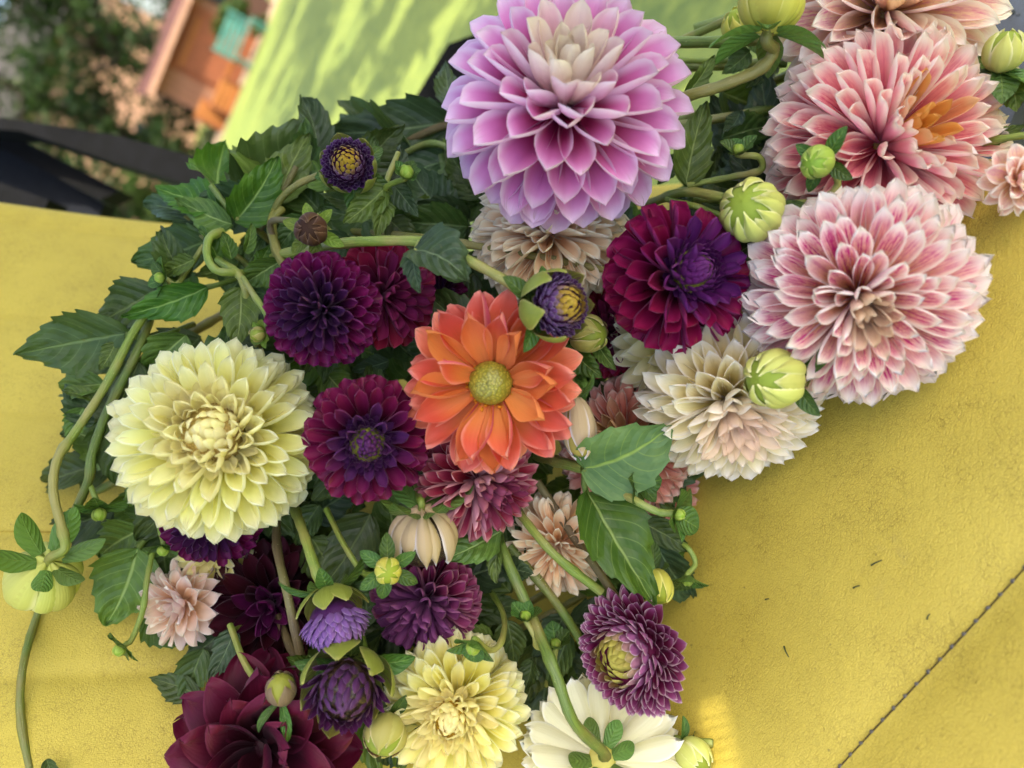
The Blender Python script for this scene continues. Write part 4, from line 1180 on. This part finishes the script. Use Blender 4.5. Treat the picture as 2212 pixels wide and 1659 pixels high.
half_open('fat half open bud with dark violet petals in an olive cup', 748, 1488, 88, 0.385, (0.10, -0.28, 0.93), 'dark_violet', 'disc_dark', 44, a1=72, nsep=4, sepL=1.25, sepang=85, N=70, over=dict(slen=(0.35, 0.7), W=(0.5, 0.42), tau=(66, 58)),
          stem_pts=[(690, 1440, .42), (640, 1420, .44), (600, 1330, .46)], stem_r=10, stem_mat_='stem_brown')
bud('drooping lilac cream bud seen from behind under green sepals', 915, 1160, 74, 0.415, (0.02, -0.85, -0.28), M['lilac_cream'], npet=13, nsep=6, seplen=1.30, elong=0.95, wid=0.34, seed=45, a1=52, sepang=100, lift=.12, core=M['disc_dark'],
    stem_pts=[(905, 1075, .42), (900, 1040, .45)], stem_r=9)

bud('shrivelled brown bud with pale green sepals', 672, 496, 36, 0.40, (0.05, -0.05, 0.99), M['bud_brown'], npet=9, nsep=6, seplen=1.72, sepmat='sepal_light', elong=0.9, seed=51, sepang=85,
    stem_pts=[(640, 480, .43), (585, 480, .45), (600, 540, .46)], stem_r=8, stem_mat_='stem_brown')
bud('fat lime bud with ribbed petals beside the dark magenta bloom', 1622, 455, 66, 0.385, (-0.55, 0.1, 0.75), M['bud_lime'], npet=14, nsep=4, seplen=1.42, elong=1.0, wid=0.42, seed=52, a1=18, sepang=100,
    stem_pts=[(1690, 470, .44), (1640, 520, .47)], stem_r=9, lift=.10)
bud('small round green bud on a hooked stem over the coral bloom', 1766, 350, 36, 0.37, (-0.60, -0.25, 0.6), M['bud_green'], npet=7, nsep=4, seplen=1.88, elong=1.15, seed=53, sepang=70, wid=.6,
    stem_pts=[(1810, 395, .385), (1780, 430, .39), (1710, 440, .40), (1640, 440, .43), (1500, 430, .46)], stem_r=8)
bud('big lime bud with dark sepals between the cream and flecked blooms', 1672, 818, 64, 0.375, (-0.75, -0.05, 0.55), M['bud_lime'], npet=12, nsep=4, seplen=1.42, elong=1.05, wid=0.45, seed=54, a1=14, sepang=95,
    stem_pts=[(1760, 830, .41), (1740, 800, .45)], stem_r=9, lift=.10)
bud('cream striped bud behind the violet half open one', 1272, 722, 42, 0.42, (0.55, -0.05, 0.7), M['bud_stripe'], npet=8, nsep=5, seplen=1.80, elong=1.1, seed=55, sepang=120,
    stem_pts=[(1225, 740, .45), (1210, 800, .48)], stem_r=8)
bud('large lime bud lying on the pleated backrest with fleshy sepals', 92, 1250, 74, 0.44, (-0.42, -0.50, -0.42), M['bud_lime'], npet=11, nsep=6, seplen=1.27, elong=1.05, wid=0.5, seed=56, sepang=112, a1=22, lift=.10,
    stem_pts=[(140, 1185, .425), (133, 1140, .43), (115, 1060, .435), (125, 990, .44), (165, 930, .45), (230, 830, .46), (290, 715, .47), (340, 650, .49)], stem_r=11)
bud('yellow green bead bud in a rosette of bracts below the plum bloom', 838, 1233, 30, 0.385, (0.15, 0.1, 0.98), M['bud_yellow'], npet=6, nsep=6, seplen=2.25, sepmat='sepal', elong=0.95, seed=57, sepang=88,
    stem_pts=[(790, 1240, .41), (745, 1180, .42), (705, 1100, .44)], stem_r=7)
bud('small purple tipped bud with curling sepals over the burgundy bloom', 607, 1488, 34, 0.39, (0.1, 0.75, 0.4), M['bud_purple'], npet=6, nsep=5, seplen=2.25, sepmat='sepal', elong=1.2, seed=58, sepang=120, sepbend=-1.2, sepw=.3,
    stem_pts=[(575, 1495, .41), (530, 1435, .42), (497, 1350, .44)], stem_r=8)
bud('cream striped bud with dark sepals under the fat half open one', 832, 1588, 50, 0.40, (-0.15, -0.55, 0.75), M['bud_stripe'], npet=8, nsep=4, seplen=1.42, elong=0.9, seed=59, sepang=105, wid=.6,
    stem_pts=[(850, 1530, .43), (840, 1480, .45)], stem_r=9)
bud('yellow bud with loose white petals by the mauve bloom', 1422, 1268, 34, 0.43, (0.1, -0.5, 0.6), M['bud_yellow'], npet=6, nsep=3, seplen=1.80, elong=1.25, seed=60, sepang=110,
    stem_pts=[(1400, 1220, .45), (1380, 1180, .47)], stem_r=7)
bud('lime bud beside the ivory bloom on the cushion', 1500, 1635, 40, 0.42, (0.45, -0.25, 0.7), M['bud_lime'], npet=10, nsep=4, seplen=1.35, elong=1.0, seed=61, sepang=100, stem_r=8)
bud('big olive bud seen from below with long sepals, above the pink stems', 1668, 8, 70, 0.40, (0.10, 0.88, 0.12), M['bud_yellow'], npet=10, nsep=6, seplen=1.58, elong=0.9, wid=.5, seed=62, sepang=98, sepmat='sepal', a1=30,
    stem_pts=[(1672, 110, .41), (1640, 150, .415), (1560, 185, .42), (1475, 212, .43), (1380, 260, .48)], stem_r=14, stem_mat_='stem_olive')
bud('lime bud with broad sepals at the rim beside the black moulding', 2170, 110, 44, 0.395, (-0.1, 0.6, 0.45), M['bud_lime'], npet=8, nsep=6, seplen=2.03, elong=1.0, seed=63, sepang=110, sepmat='sepal',
    stem_pts=[(2178, 180, .40), (2150, 190, .405), (2110, 195, .415)], stem_r=9, sepw=.75)
# second lime bud peeking past the olive one
bud('blurred yellow bud behind the big olive bud', 1595, 55, 36, 0.47, (-0.4, 0.3, 0.5), M['bud_yellow'], npet=8, nsep=3, seplen=1.50, seed=64, stem_pts=[(1600, 100, .49), (1570, 130, .50), (1450, 130, .52)], stem_r=9)

# bract buds: tiny buds wrapped in big green sepals
def bract(label, px, py, Rpx, d, axis, seed, stem_pts, mat='sepal', n=5, L=2.5, ang=62, stem_r=7, sm_='stem_light', bm='bud_green'):
    return bud(label, px, py, Rpx * .68, d, axis, M[bm], npet=5, nsep=n, seplen=L * 1.45, sepmat=mat, elong=1.0, seed=seed, sepang=ang, stem_pts=stem_pts, stem_r=stem_r, stem_mat_=sm_, name='bract_bud', sepw=.95, sepbend=-.15)
bract('green bract bud at the end of a bright stem over the cushion', 1468, 1112, 20, 0.40, (0.75, -0.1, 0.5), 71, [(1420, 1105, .405), (1370, 1080, .41), (1310, 1045, .43), (1255, 1015, .445)], L=3.4, stem_r=9)
bract('green bract bud under the big pale leaf', 1388, 1045, 18, 0.415, (0.6, 0.1, 0.6), 72, [(1360, 1040, .42), (1300, 1030, .44)], L=2.9)
bract('ragged green bract bud right of the violet scaled bud', 878, 372, 24, 0.425, (0.3, 0.5, 0.8), 73, [(850, 395, .435), (832, 408, .44), (820, 450, .46)], L=1.6, ang=50)
bract('yellow green bract bud touching the deep purple ball', 556, 722, 26, 0.41, (-0.5, -0.2, 0.7), 74, [(575, 680, .42), (550, 640, .425), (525, 600, .44)], 'sepal_light', L=1.3, bm='bud_stripe')
bract('small blurred bract bud left of the hooked stem', 345, 600, 18, 0.465, (-0.6, 0.1, 0.7), 75, [(380, 615, .47), (400, 590, .475), (440, 530, .48)], L=2.5)
bract('four lobed bract bud hanging over the backrest below the blush bloom', 258, 1405, 20, 0.435, (-0.55, -0.6, 0.5), 76, [(285, 1380, .44), (308, 1320, .445), (318, 1250, .45), (330, 1190, .46)], L=2.5, ang=80)
bract('pair bract bud below the hooked stem at the upper right', 1595, 322, 18, 0.42, (-0.3, 0.6, 0.6), 77, [(1640, 340, .425), (1642, 368, .43), (1580, 382, .44), (1485, 400, .45)], L=2.5, ang=50, stem_r=8)
bract('blurred bract bud hanging above the backrest bud', 215, 1112, 22, 0.46, (0.2, -0.8, 0.4), 78, [(200, 1060, .465), (192, 1020, .47), (235, 890, .475), (290, 760, .48)], 'sepal', L=2.5, ang=95)
bract('twin bract bud beside the ivory bloom stem', 1135, 1330, 18, 0.415, (-0.1, 0.85, 0.4), 79, [(1155, 1375, .415), (1158, 1395, .42), (1175, 1400, .425)], L=2.6, ang=35)
bract('drooping bract bud over the butter yellow bloom', 1022, 1400, 24, 0.39, (-0.2, -0.75, 0.5), 80, [(1060, 1405, .40), (1085, 1380, .41), (1085, 1320, .44), (1040, 1250, .50)], L=2.5, ang=60)
bract('bract bud at the cushion edge beside the yellow bud', 1485, 1255, 18, 0.44, (-0.1, -0.8, 0.4), 81, [(1502, 1215, .445), (1480, 1178, .45), (1440, 1170, .47)], L=2.9, ang=50)
bract('dark bract bud below the mauve bloom on the cushion', 1200, 1390, 18, 0.45, (-0.1, 0.8, 0.4), 82, [(1195, 1440, .46), (1180, 1480, .48)], 'sepal', L=3.1, ang=45)
bract('small bract bud between the stems below the lemon bloom', 352, 1190, 18, 0.455, (0.1, -0.7, 0.5), 83, [(345, 1140, .46), (330, 1080, .47)], L=2.5)

# ------------------------------------------------------------------ leafy shoots
def shoot(label, stems, leaves, group='leafy dahlia shoots'):
    b = stems[0]['pts'][0]
    th = thing('leafy_shoot', label, 'foliage', Matrix.Translation(P(*b)), group)
    first = None
    for s in stems:
        so_ = stem(th, s['pts'], s.get('r', 8), s.get('m', 'stem'), s.get('r2'))
        first = first or so_
    for L in leaves:
        leaf(first, L[0], L[1], *L[2:])
    return th
S = lambda pts, r=8, m='stem', r2=None: dict(pts=pts, r=r, m=m, r2=r2)

shoot('serrated green shoot at the top of the foliage beside the lawn',
      [S([(600, 540, .52), (560, 500, .49), (510, 470, .475), (455, 400, .47)], 7), S([(560, 500, .49), (600, 435, .48), (640, 360, .48)], 7, 'stem_brown')],
      [((508, 478, .475), (602, 338, .465), .62, .2, 'leaf_bright', 0), ((598, 440, .48), (668, 288, .49), .55, -.2, 'leaf', 3), ((470, 440, .475), (340, 412, .49), .55, .5, 'leaf_bright', 1),
       ((503, 485, .475), (378, 428, .475), .55, -.3, 'leaf', 3), ((560, 480, .50), (655, 258, .53), .75, .1, 'leaf_dark', 1), ((600, 440, .49), (540, 300, .55), .6, .3, 'leaf', 2), ((480, 430, .49), (480, 330, .56), .5, .2, 'leaf_bright', 4)])
shoot('big blue green leaves between the lawn and the large pink bloom',
      [S([(1010, 420, .56), (985, 330, .54), (970, 270, .53), (830, 330, .55)], 9, 'stem_brown'), S([(1010, 340, .52), (930, 310, .52), (840, 350, .53)], 8)],
      [((985, 260, .535), (700, 288, .55), .42, .1, 'leaf_blue', 3), ((990, 340, .53), (830, 400, .53), .5, .4, 'leaf_blue', 0), ((975, 230, .52), (960, 140, .54), .5, .2, 'leaf_blue', 1), ((900, 330, .54), (720, 245, .58), .6, -.4, 'leaf_dark', 2),
       ((1000, 400, .52), (880, 470, .52), .65, .2, 'leaf_dark', 3), ((1010, 470, .53), (890, 540, .53), .6, -.2, 'leaf_blue', 5)])
shoot('dark leaves overhanging the pleated backrest',
      [S([(600, 640, .52), (520, 560, .50), (450, 520, .49), (400, 470, .49)], 7), S([(520, 600, .50), (450, 620, .48), (330, 640, .485)], 6)],
      [((452, 518, .49), (284, 566, .495), .62, .2, 'leaf_dark', 3), ((446, 478, .49), (305, 436, .50), .5, .4, 'leaf_blue', 0), ((335, 625, .485), (207, 702, .49), .72, .3, 'leaf_dark', 1), ((449, 620, .475), (262, 684, .465), .46, -.35, 'leaf_bright', 3),
       ((405, 480, .50), (395, 590, .50), .6, .3, 'leaf_dark', 2), ((520, 560, .50), (420, 600, .50), .6, .3, 'leaf', 4)])
shoot('two lobed dark leaf reaching over the left of the backrest',
      [S([(420, 700, .51), (330, 730, .485), (270, 722, .475)], 7)],
      [((272, 720, .475), (36, 762, .475), .62, -.2, 'leaf_dark', 1), ((250, 740, .477), (215, 800, .475), .6, .3, 'leaf', 3), ((230, 830, .48), (120, 850, .49), .5, .3, 'leaf', 2)])
shoot('pale green leaves beside the deep purple ball',
      [S([(560, 760, .50), (535, 660, .455), (520, 600, .45), (470, 560, .46)], 9, 'stem_light'), S([(600, 540, .47), (590, 480, .465), (610, 450, .47)], 8, 'stem_olive')],
      [((520, 622, .45), (508, 752, .44), .62, .15, 'leaf', 3), ((612, 560, .455), (520, 622, .465), .62, -.3, 'leaf', 0), ((640, 560, .46), (600, 640, .47), .6, .2, 'leaf_dark', 1), ((470, 560, .46), (430, 480, .46), .5, .5, 'leaf_bright', 5), ((530, 545, .455), (545, 480, .45), .45, .3, 'leaf', 2)])
shoot('hooked light green tendril stem among the upper leaves',
      [S([(560, 600, .49), (520, 590, .455), (470, 585, .445), (448, 555, .445), (452, 515, .45), (480, 500, .46)], 9, 'stem_light')],
      [((500, 560, .455), (480, 500, .455), .6, .2, 'leaf_bright', 0), ((420, 560, .47), (340, 590, .475), .5, .4, 'leaf', 3), ((560, 580, .46), (590, 520, .455), .6, .1, 'leaf_bright', 4)])
shoot('leaves under the violet scaled bud',
      [S([(840, 540, .50), (838, 470, .455), (832, 405, .445), (860, 330, .46)], 6, 'stem_light')],
      [((832, 405, .44), (742, 482, .43), .6, .3, 'leaf', 3), ((834, 430, .44), (812, 520, .43), .45, -.2, 'leaf', 0), ((850, 400, .45), (905, 470, .45), .55, .2, 'leaf_blue', 1), ((835, 470, .46), (905, 545, .46), .6, 0, 'leaf_dark', 3), ((830, 410, .46), (870, 310, .47), .4, .6, 'leaf_blue', 2),
       ((790, 440, .47), (690, 420, .47), .5, .1, 'leaf_dark', 4), ((760, 520, .47), (640, 560, .46), .6, .1, 'leaf_blue', 3), ((660, 470, .47), (600, 540, .47), .7, .1, 'leaf_dark', 0), ((720, 400, .48), (640, 350, .50), .5, .1, 'leaf', 1), ((820, 470, .49), (690, 450, .49), .7, .1, 'leaf_dark', 3), ((700, 430, .495), (800, 510, .495), .6, .1, 'leaf_dark', 0)])
shoot('curled grey green leaf hanging from the long stem over the purple blooms',
      [S([(905, 522, .39), (898, 540, .385), (895, 550, .385)], 6, 'stem_light')],
      [((893, 540, .385), (1024, 600, .375), .85, -.5, 'leaf_blue', 5), ((893, 542, .385), (905, 632, .38), .55, .7, 'leaf_blue', 0)])
shoot('tall stems and leaves on the left of the lemon bloom',
      [S([(340, 640, .51), (300, 750, .475), (235, 880, .47), (200, 975, .465), (190, 1040, .465), (150, 1130, .47)], 10), S([(150, 1130, .475), (110, 1260, .475), (80, 1330, .478), (50, 1440, .455), (45, 1550, .445), (70, 1690, .43)], 9)],
      [((240, 900, .475), (250, 1045, .48), .75, .2, 'leaf_dark', 3), ((180, 880, .48), (152, 955, .485), .6, .3, 'leaf', 0), ((300, 1010, .46), (385, 1130, .47), .75, .2, 'leaf', 1), ((210, 870, .475), (130, 840, .475), .45, .5, 'leaf', 2), ((300, 780, .48), (240, 900, .48), .6, .3, 'leaf_dark', 3),
       ((100, 1640, .43), (130, 1700, .43), .5, .2, 'leaf_dark', 0)])
shoot('broad serrated leaf pair against the lower backrest',
      [S([(370, 1130, .48), (320, 1160, .475), (297, 1185, .47)], 7)],
      [((297, 1183, .47), (228, 1352, .475), .8, .1, 'leaf', 3), ((308, 1142, .475), (208, 1205, .485), .75, .1, 'leaf', 0), ((330, 1120, .48), (280, 1030, .48), .8, .1, 'leaf_dark', 1)])
shoot('bright curved leaf under the blush bloom',
      [S([(420, 1300, .495), (360, 1310, .48), (325, 1322, .475)], 6)],
      [((325, 1322, .475), (405, 1392, .47), .85, .3, 'leaf_bright', 0)])
shoot('narrow dark leaves over the burgundy bloom',
      [S([(560, 1330, .48), (520, 1350, .455), (505, 1362, .445)], 7)],
      [((507, 1360, .445), (453, 1472, .435), .55, .3, 'leaf_blue', 3), ((430, 1500, .46), (326, 1462, .47), .5, -.3, 'leaf_dark', 1), ((440, 1400, .465), (400, 1520, .465), .6, .2, 'leaf_dark', 0)])
shoot('large pale leaf showing its underside over the salmon bloom',
      [S([(1160, 985, .47), (1215, 1000, .44), (1262, 1012, .425)], 13, 'stem'), S([(1262, 1012, .425), (1265, 1060, .43), (1290, 1100, .435)], 8)],
      [((1262, 1012, .425), (1456, 926, .40), .85, .35, 'leaf_under', 2), ((1268, 1062, .43), (1420, 1305, .405), .58, -.35, 'leaf_bright', 0), ((1310, 1060, .435), (1355, 1130, .42), .35, .3, 'leaf_bright', 0), ((1380, 1125, .45), (1490, 1190, .45), .55, .2, 'leaf_dark', 3), ((1420, 1180, .46), (1500, 1300, .47), .6, .1, 'leaf_blue', 2)])
shoot('leaves by the green stems right of the large pink bloom',
      [S([(1400, 440, .50), (1480, 415, .455), (1565, 428, .435)], 11, 'stem_light'), S([(1440, 430, .47), (1500, 445, .45), (1570, 470, .45)], 7, 'stem_light')],
      [((1482, 400, .45), (1526, 218, .435), .5, .2, 'leaf', 3), ((1480, 208, .455), (1545, 118, .45), .42, .3, 'leaf', 0), ((1480, 330, .47), (1420, 400, .48), .5, .2, 'leaf_dark', 1), ((1560, 300, .48), (1680, 270, .49), .6, .1, 'leaf_dark', 3), ((1540, 400, .47), (1640, 420, .47), .5, .2, 'leaf_dark', 0),
       ((1600, 240, .47), (1560, 300, .46), .45, .4, 'leaf_blue', 4), ((1500, 500, .46), (1420, 460, .47), .5, .1, 'leaf_dark', 1), ((1640, 530, .44), (1600, 620, .44), .5, .2, 'leaf_dark', 3)])
shoot('parallel green stems running from the pink bloom to the coral one',
      [S([(1380, 95, .50), (1470, 92, .48), (1580, 90, .46), (1650, 80, .45)], 13), S([(1400, 145, .53), (1540, 142, .52), (1700, 135, .50)], 12), S([(1380, 290, .50), (1520, 262, .49), (1680, 235, .49)], 11), S([(1400, 130, .53), (1480, 85, .52), (1590, 35, .50)], 10), S([(1500, 60, .55), (1620, 20, .54), (1700, -30, .53)], 9)],
      [((1620, 110, .48), (1560, 160, .48), .6, .2, 'leaf_dark', 3), ((1680, 140, .49), (1610, 190, .49), .5, .2, 'leaf_dark', 0), ((1560, 200, .50), (1700, 260, .52), .6, .1, 'leaf', 1)])
shoot('leaves among the stems above the dusty purple ball',
      [S([(1110, 1100, .49), (1085, 1140, .45), (1060, 1200, .45)], 8), S([(1100, 1180, .46), (1200, 1300, .45), (1290, 1440, .455)], 11), S([(1095, 1075, .48), (1135, 1125, .445), (1200, 1200, .43), (1300, 1280, .43)], 10, 'stem_light')],
      [((1085, 1145, .44), (958, 1208, .43), .65, .3, 'leaf', 3), ((1080, 1150, .44), (1070, 1260, .43), .5, .6, 'leaf', 0), ((1085, 1225, .445), (1155, 1240, .435), .75, .1, 'leaf_blue', 1), ((1095, 1340, .46), (1110, 1440, .46), .7, .2, 'leaf_dark', 3), ((1060, 1380, .45), (990, 1370, .445), .7, .2, 'leaf', 2),
       ((1150, 1420, .46), (1130, 1500, .46), .6, .2, 'leaf_dark', 4), ((1220, 1330, .47), (1150, 1420, .47), .6, .1, 'leaf_blue', 3), ((1230, 1370, .46), (1190, 1490, .46), .5, .1, 'leaf_dark', 0)])
shoot('dark leaves in the hollow below the plum bloom',
      [S([(760, 1080, .50), (740, 1150, .47), (700, 1230, .47)], 7), S([(600, 1110, .47), (598, 1180, .45), (622, 1290, .43), (655, 1440, .43), (680, 1520, .45)], 10, 'stem_brown'), S([(770, 1330, .44), (790, 1420, .45), (800, 1500, .46)], 10)],
      [((800, 1110, .46), (692, 1275, .455), .6, .1, 'leaf_dark', 3), ((690, 1090, .465), (640, 1180, .47), .6, .2, 'leaf_dark', 0), ((580, 1160, .475), (640, 1060, .46), .5, .2, 'leaf_dark', 1), ((860, 1090, .46), (960, 1130, .455), .6, .1, 'leaf_dark', 3), ((700, 800, .45), (780, 880, .45), .7, .1, 'leaf', 0), ((700, 830, .46), (660, 900, .46), .6, .1, 'leaf_dark', 1),
       ((840, 780, .47), (760, 800, .47), .6, .3, 'leaf_blue', 3), ((760, 1370, .42), (690, 1440, .41), .7, .2, 'leaf', 0), ((690, 1450, .42), (620, 1420, .41), .6, .3, 'leaf_bright', 3)])
shoot('rolled green leaves behind the orange bloom',
      [S([(1200, 900, .49), (1240, 830, .45), (1270, 790, .44)], 8)],
      [((1240, 760, .43), (1300, 815, .42), .7, .2, 'leaf_bright', 0), ((1230, 800, .44), (1262, 880, .42), .55, .3, 'leaf', 3), ((1290, 740, .43), (1330, 800, .42), .5, .2, 'leaf', 2), ((1010, 600, .46), (920, 560, .46), .5, .2, 'leaf_dark', 1), ((1120, 600, .46), (1060, 560, .46), .5, .2, 'leaf_dark', 4), ((1180, 560, .47), (1260, 600, .47), .5, .2, 'leaf_dark', 3)])
shoot('green stem and leaves at the rim beside the black moulding',
      [S([(2090, 330, .42), (2140, 305, .395), (2230, 290, .38)], 8, 'stem_light'), S([(2100, 200, .43), (2150, 190, .415), (2200, 150, .41)], 8, 'stem_light')],
      [((2180, 170, .405), (2195, 240, .395), .75, .2, 'leaf', 3), ((2130, 300, .40), (2215, 270, .385), .5, .2, 'leaf', 0), ((2140, 150, .42), (2110, 120, .42), .6, .2, 'leaf', 1)])
# deep filler shoots that close the heart of the pile
rf = random.Random(5)
fill_labels = ['dark leafy shoot deep under the lemon bloom', 'dark leafy shoot deep under the orange bloom', 'dark leafy shoot deep under the large pink bloom', 'dark leafy shoot deep under the dark magenta bloom',
               'dark leafy shoot deep under the dusty purple ball', 'dark leafy shoot deep under the mauve bloom', 'dark leafy shoot deep under the coral bloom', 'dark leafy shoot deep behind the deep purple ball', 'dark leafy shoot deep under the salmon bloom', 'dark leafy shoot deep among the upper left leaves',
               'dark leafy shoot deep left of the deep purple ball', 'dark leafy shoot deep left of the lemon bloom', 'dark leafy shoot deep below the plum bloom', 'dark leafy shoot deep between plum and orange blooms', 'dark leafy shoot deep above the butter yellow bloom', 'dark leafy shoot deep beside the black red bloom',
               'dark leafy shoot deep among the green stems', 'dark leafy shoot deep under the peach cream bloom', 'dark leafy shoot deep under the blush cream bloom', 'dark leafy shoot deep beside the lime bud', 'dark leafy shoot deep under the flecked bloom']
fill_c = [(470, 1000), (1030, 880), (1200, 420), (1430, 620), (900, 1320), (1240, 1300), (1720, 380), (720, 720), (1290, 1000), (720, 480),
          (450, 700), (330, 1000), (640, 1130), (880, 800), (820, 1420), (560, 1200), (1150, 1300), (1100, 520), (1420, 800), (1600, 560), (1740, 480)]
for lb, (cx, cy) in zip(fill_labels, fill_c):
    lv = []
    for i in range(19):
        an = rf.uniform(0, 6.28); rr = rf.uniform(30, 150)
        bx, by = cx + rr * math.cos(an), cy + rr * math.sin(an)
        an += rf.uniform(-.6, .6); L = rf.uniform(110, 180)
        d0 = rf.uniform(.475, .54)
        tx, ty = bx + L * math.cos(an), by + L * math.sin(an)
        d0 = min(d0, d_seat(bx, by) - .012, d_seat(tx, ty) - .012)
        lv.append(((bx, by, d0), (tx, ty, d0 + rf.uniform(-.01, .01)), rf.uniform(.55, .8), rf.uniform(-.4, .4), rf.choice(['leaf_dark', 'leaf_dark', 'leaf_blue', 'leaf'])))
    dd = min(.53, d_seat(cx, cy) - .01)
    de = d_seat(cx + 120, cy - 60) - .004
    shoot(lb, [S([(cx + 120, cy - 60, de), (cx + 50, cy - 30, (dd + de) / 2), (cx - 40, cy + 20, dd), (cx - 120, cy + 60, min(dd, d_seat(cx - 120, cy + 60) - .006))], 9, rf.choice(['stem', 'stem_brown', 'stem_olive']))], lv, 'deep filler shoots')

# ------------------------------------------------------------------ small things
# orange anthers round the open disc
org = [o for o in COL.objects if o.name.startswith('dahlia') and 'olive disc' in o.get('label', '')][0]
mo = MW[org.name]; rr = random.Random(3)
Rw = 200 * .395 / F
am = core_mesh('anther', M['anther'], 0.0011, 0.0026, 0.15, 2, 4)
for i in range(46):
    ph = rr.uniform(0, 6.28); q = rr.uniform(0.23, 0.30) * Rw
    ob('anther', am, org, mo @ Matrix.Translation((q * math.cos(ph), q * math.sin(ph), rr.uniform(.04, .14) * Rw)) @ Matrix.Rotation(rr.uniform(-.6, .6), 4, 'X') @ Matrix.Rotation(rr.uniform(-.6, .6), 4, 'Y'))
# loose petals and cut grass on the seat
for i, (x, y, L, an, lb) in enumerate([(1895, 1216, 26, 25, 'dark cut grass blade on the middle of the cushion'), (1700, 1408, 26, -65, 'thin dark grass blade left of the stitched seam'), (1852, 1268, 16, 20, 'small curled grass scrap on the cushion'), (2000, 1330, 14, 60, 'fine dry grass scrap close to the seam'),
                                       (1935, 1700, 12, 30, 'short grass scrap beside the seam'), (1660, 1295, 9, 10, 'tiny dark grass crumb near the mauve bloom')]):
    p0 = cp(x - L / 2 * math.cos(R_(an)), y + L / 2 * math.sin(R_(an))); p1 = cp(x + L / 2 * math.cos(R_(an)), y - L / 2 * math.sin(R_(an)))
    p0, p1 = on_cush(p0) + Zz * .0006, on_cush(p1) + Zz * .0009
    c0 = (p0 + p1) / 2
    o = ob('grass_clipping', tube_mesh('grass_clipping', [p0 - c0, Vector((0, 0, .0006)), p1 - c0], .0005, .0003, M['clip'], 5, 3), None, Matrix.Translation(c0))
    tag(o, lb, 'grass blade', 'grass clippings on the cushion')
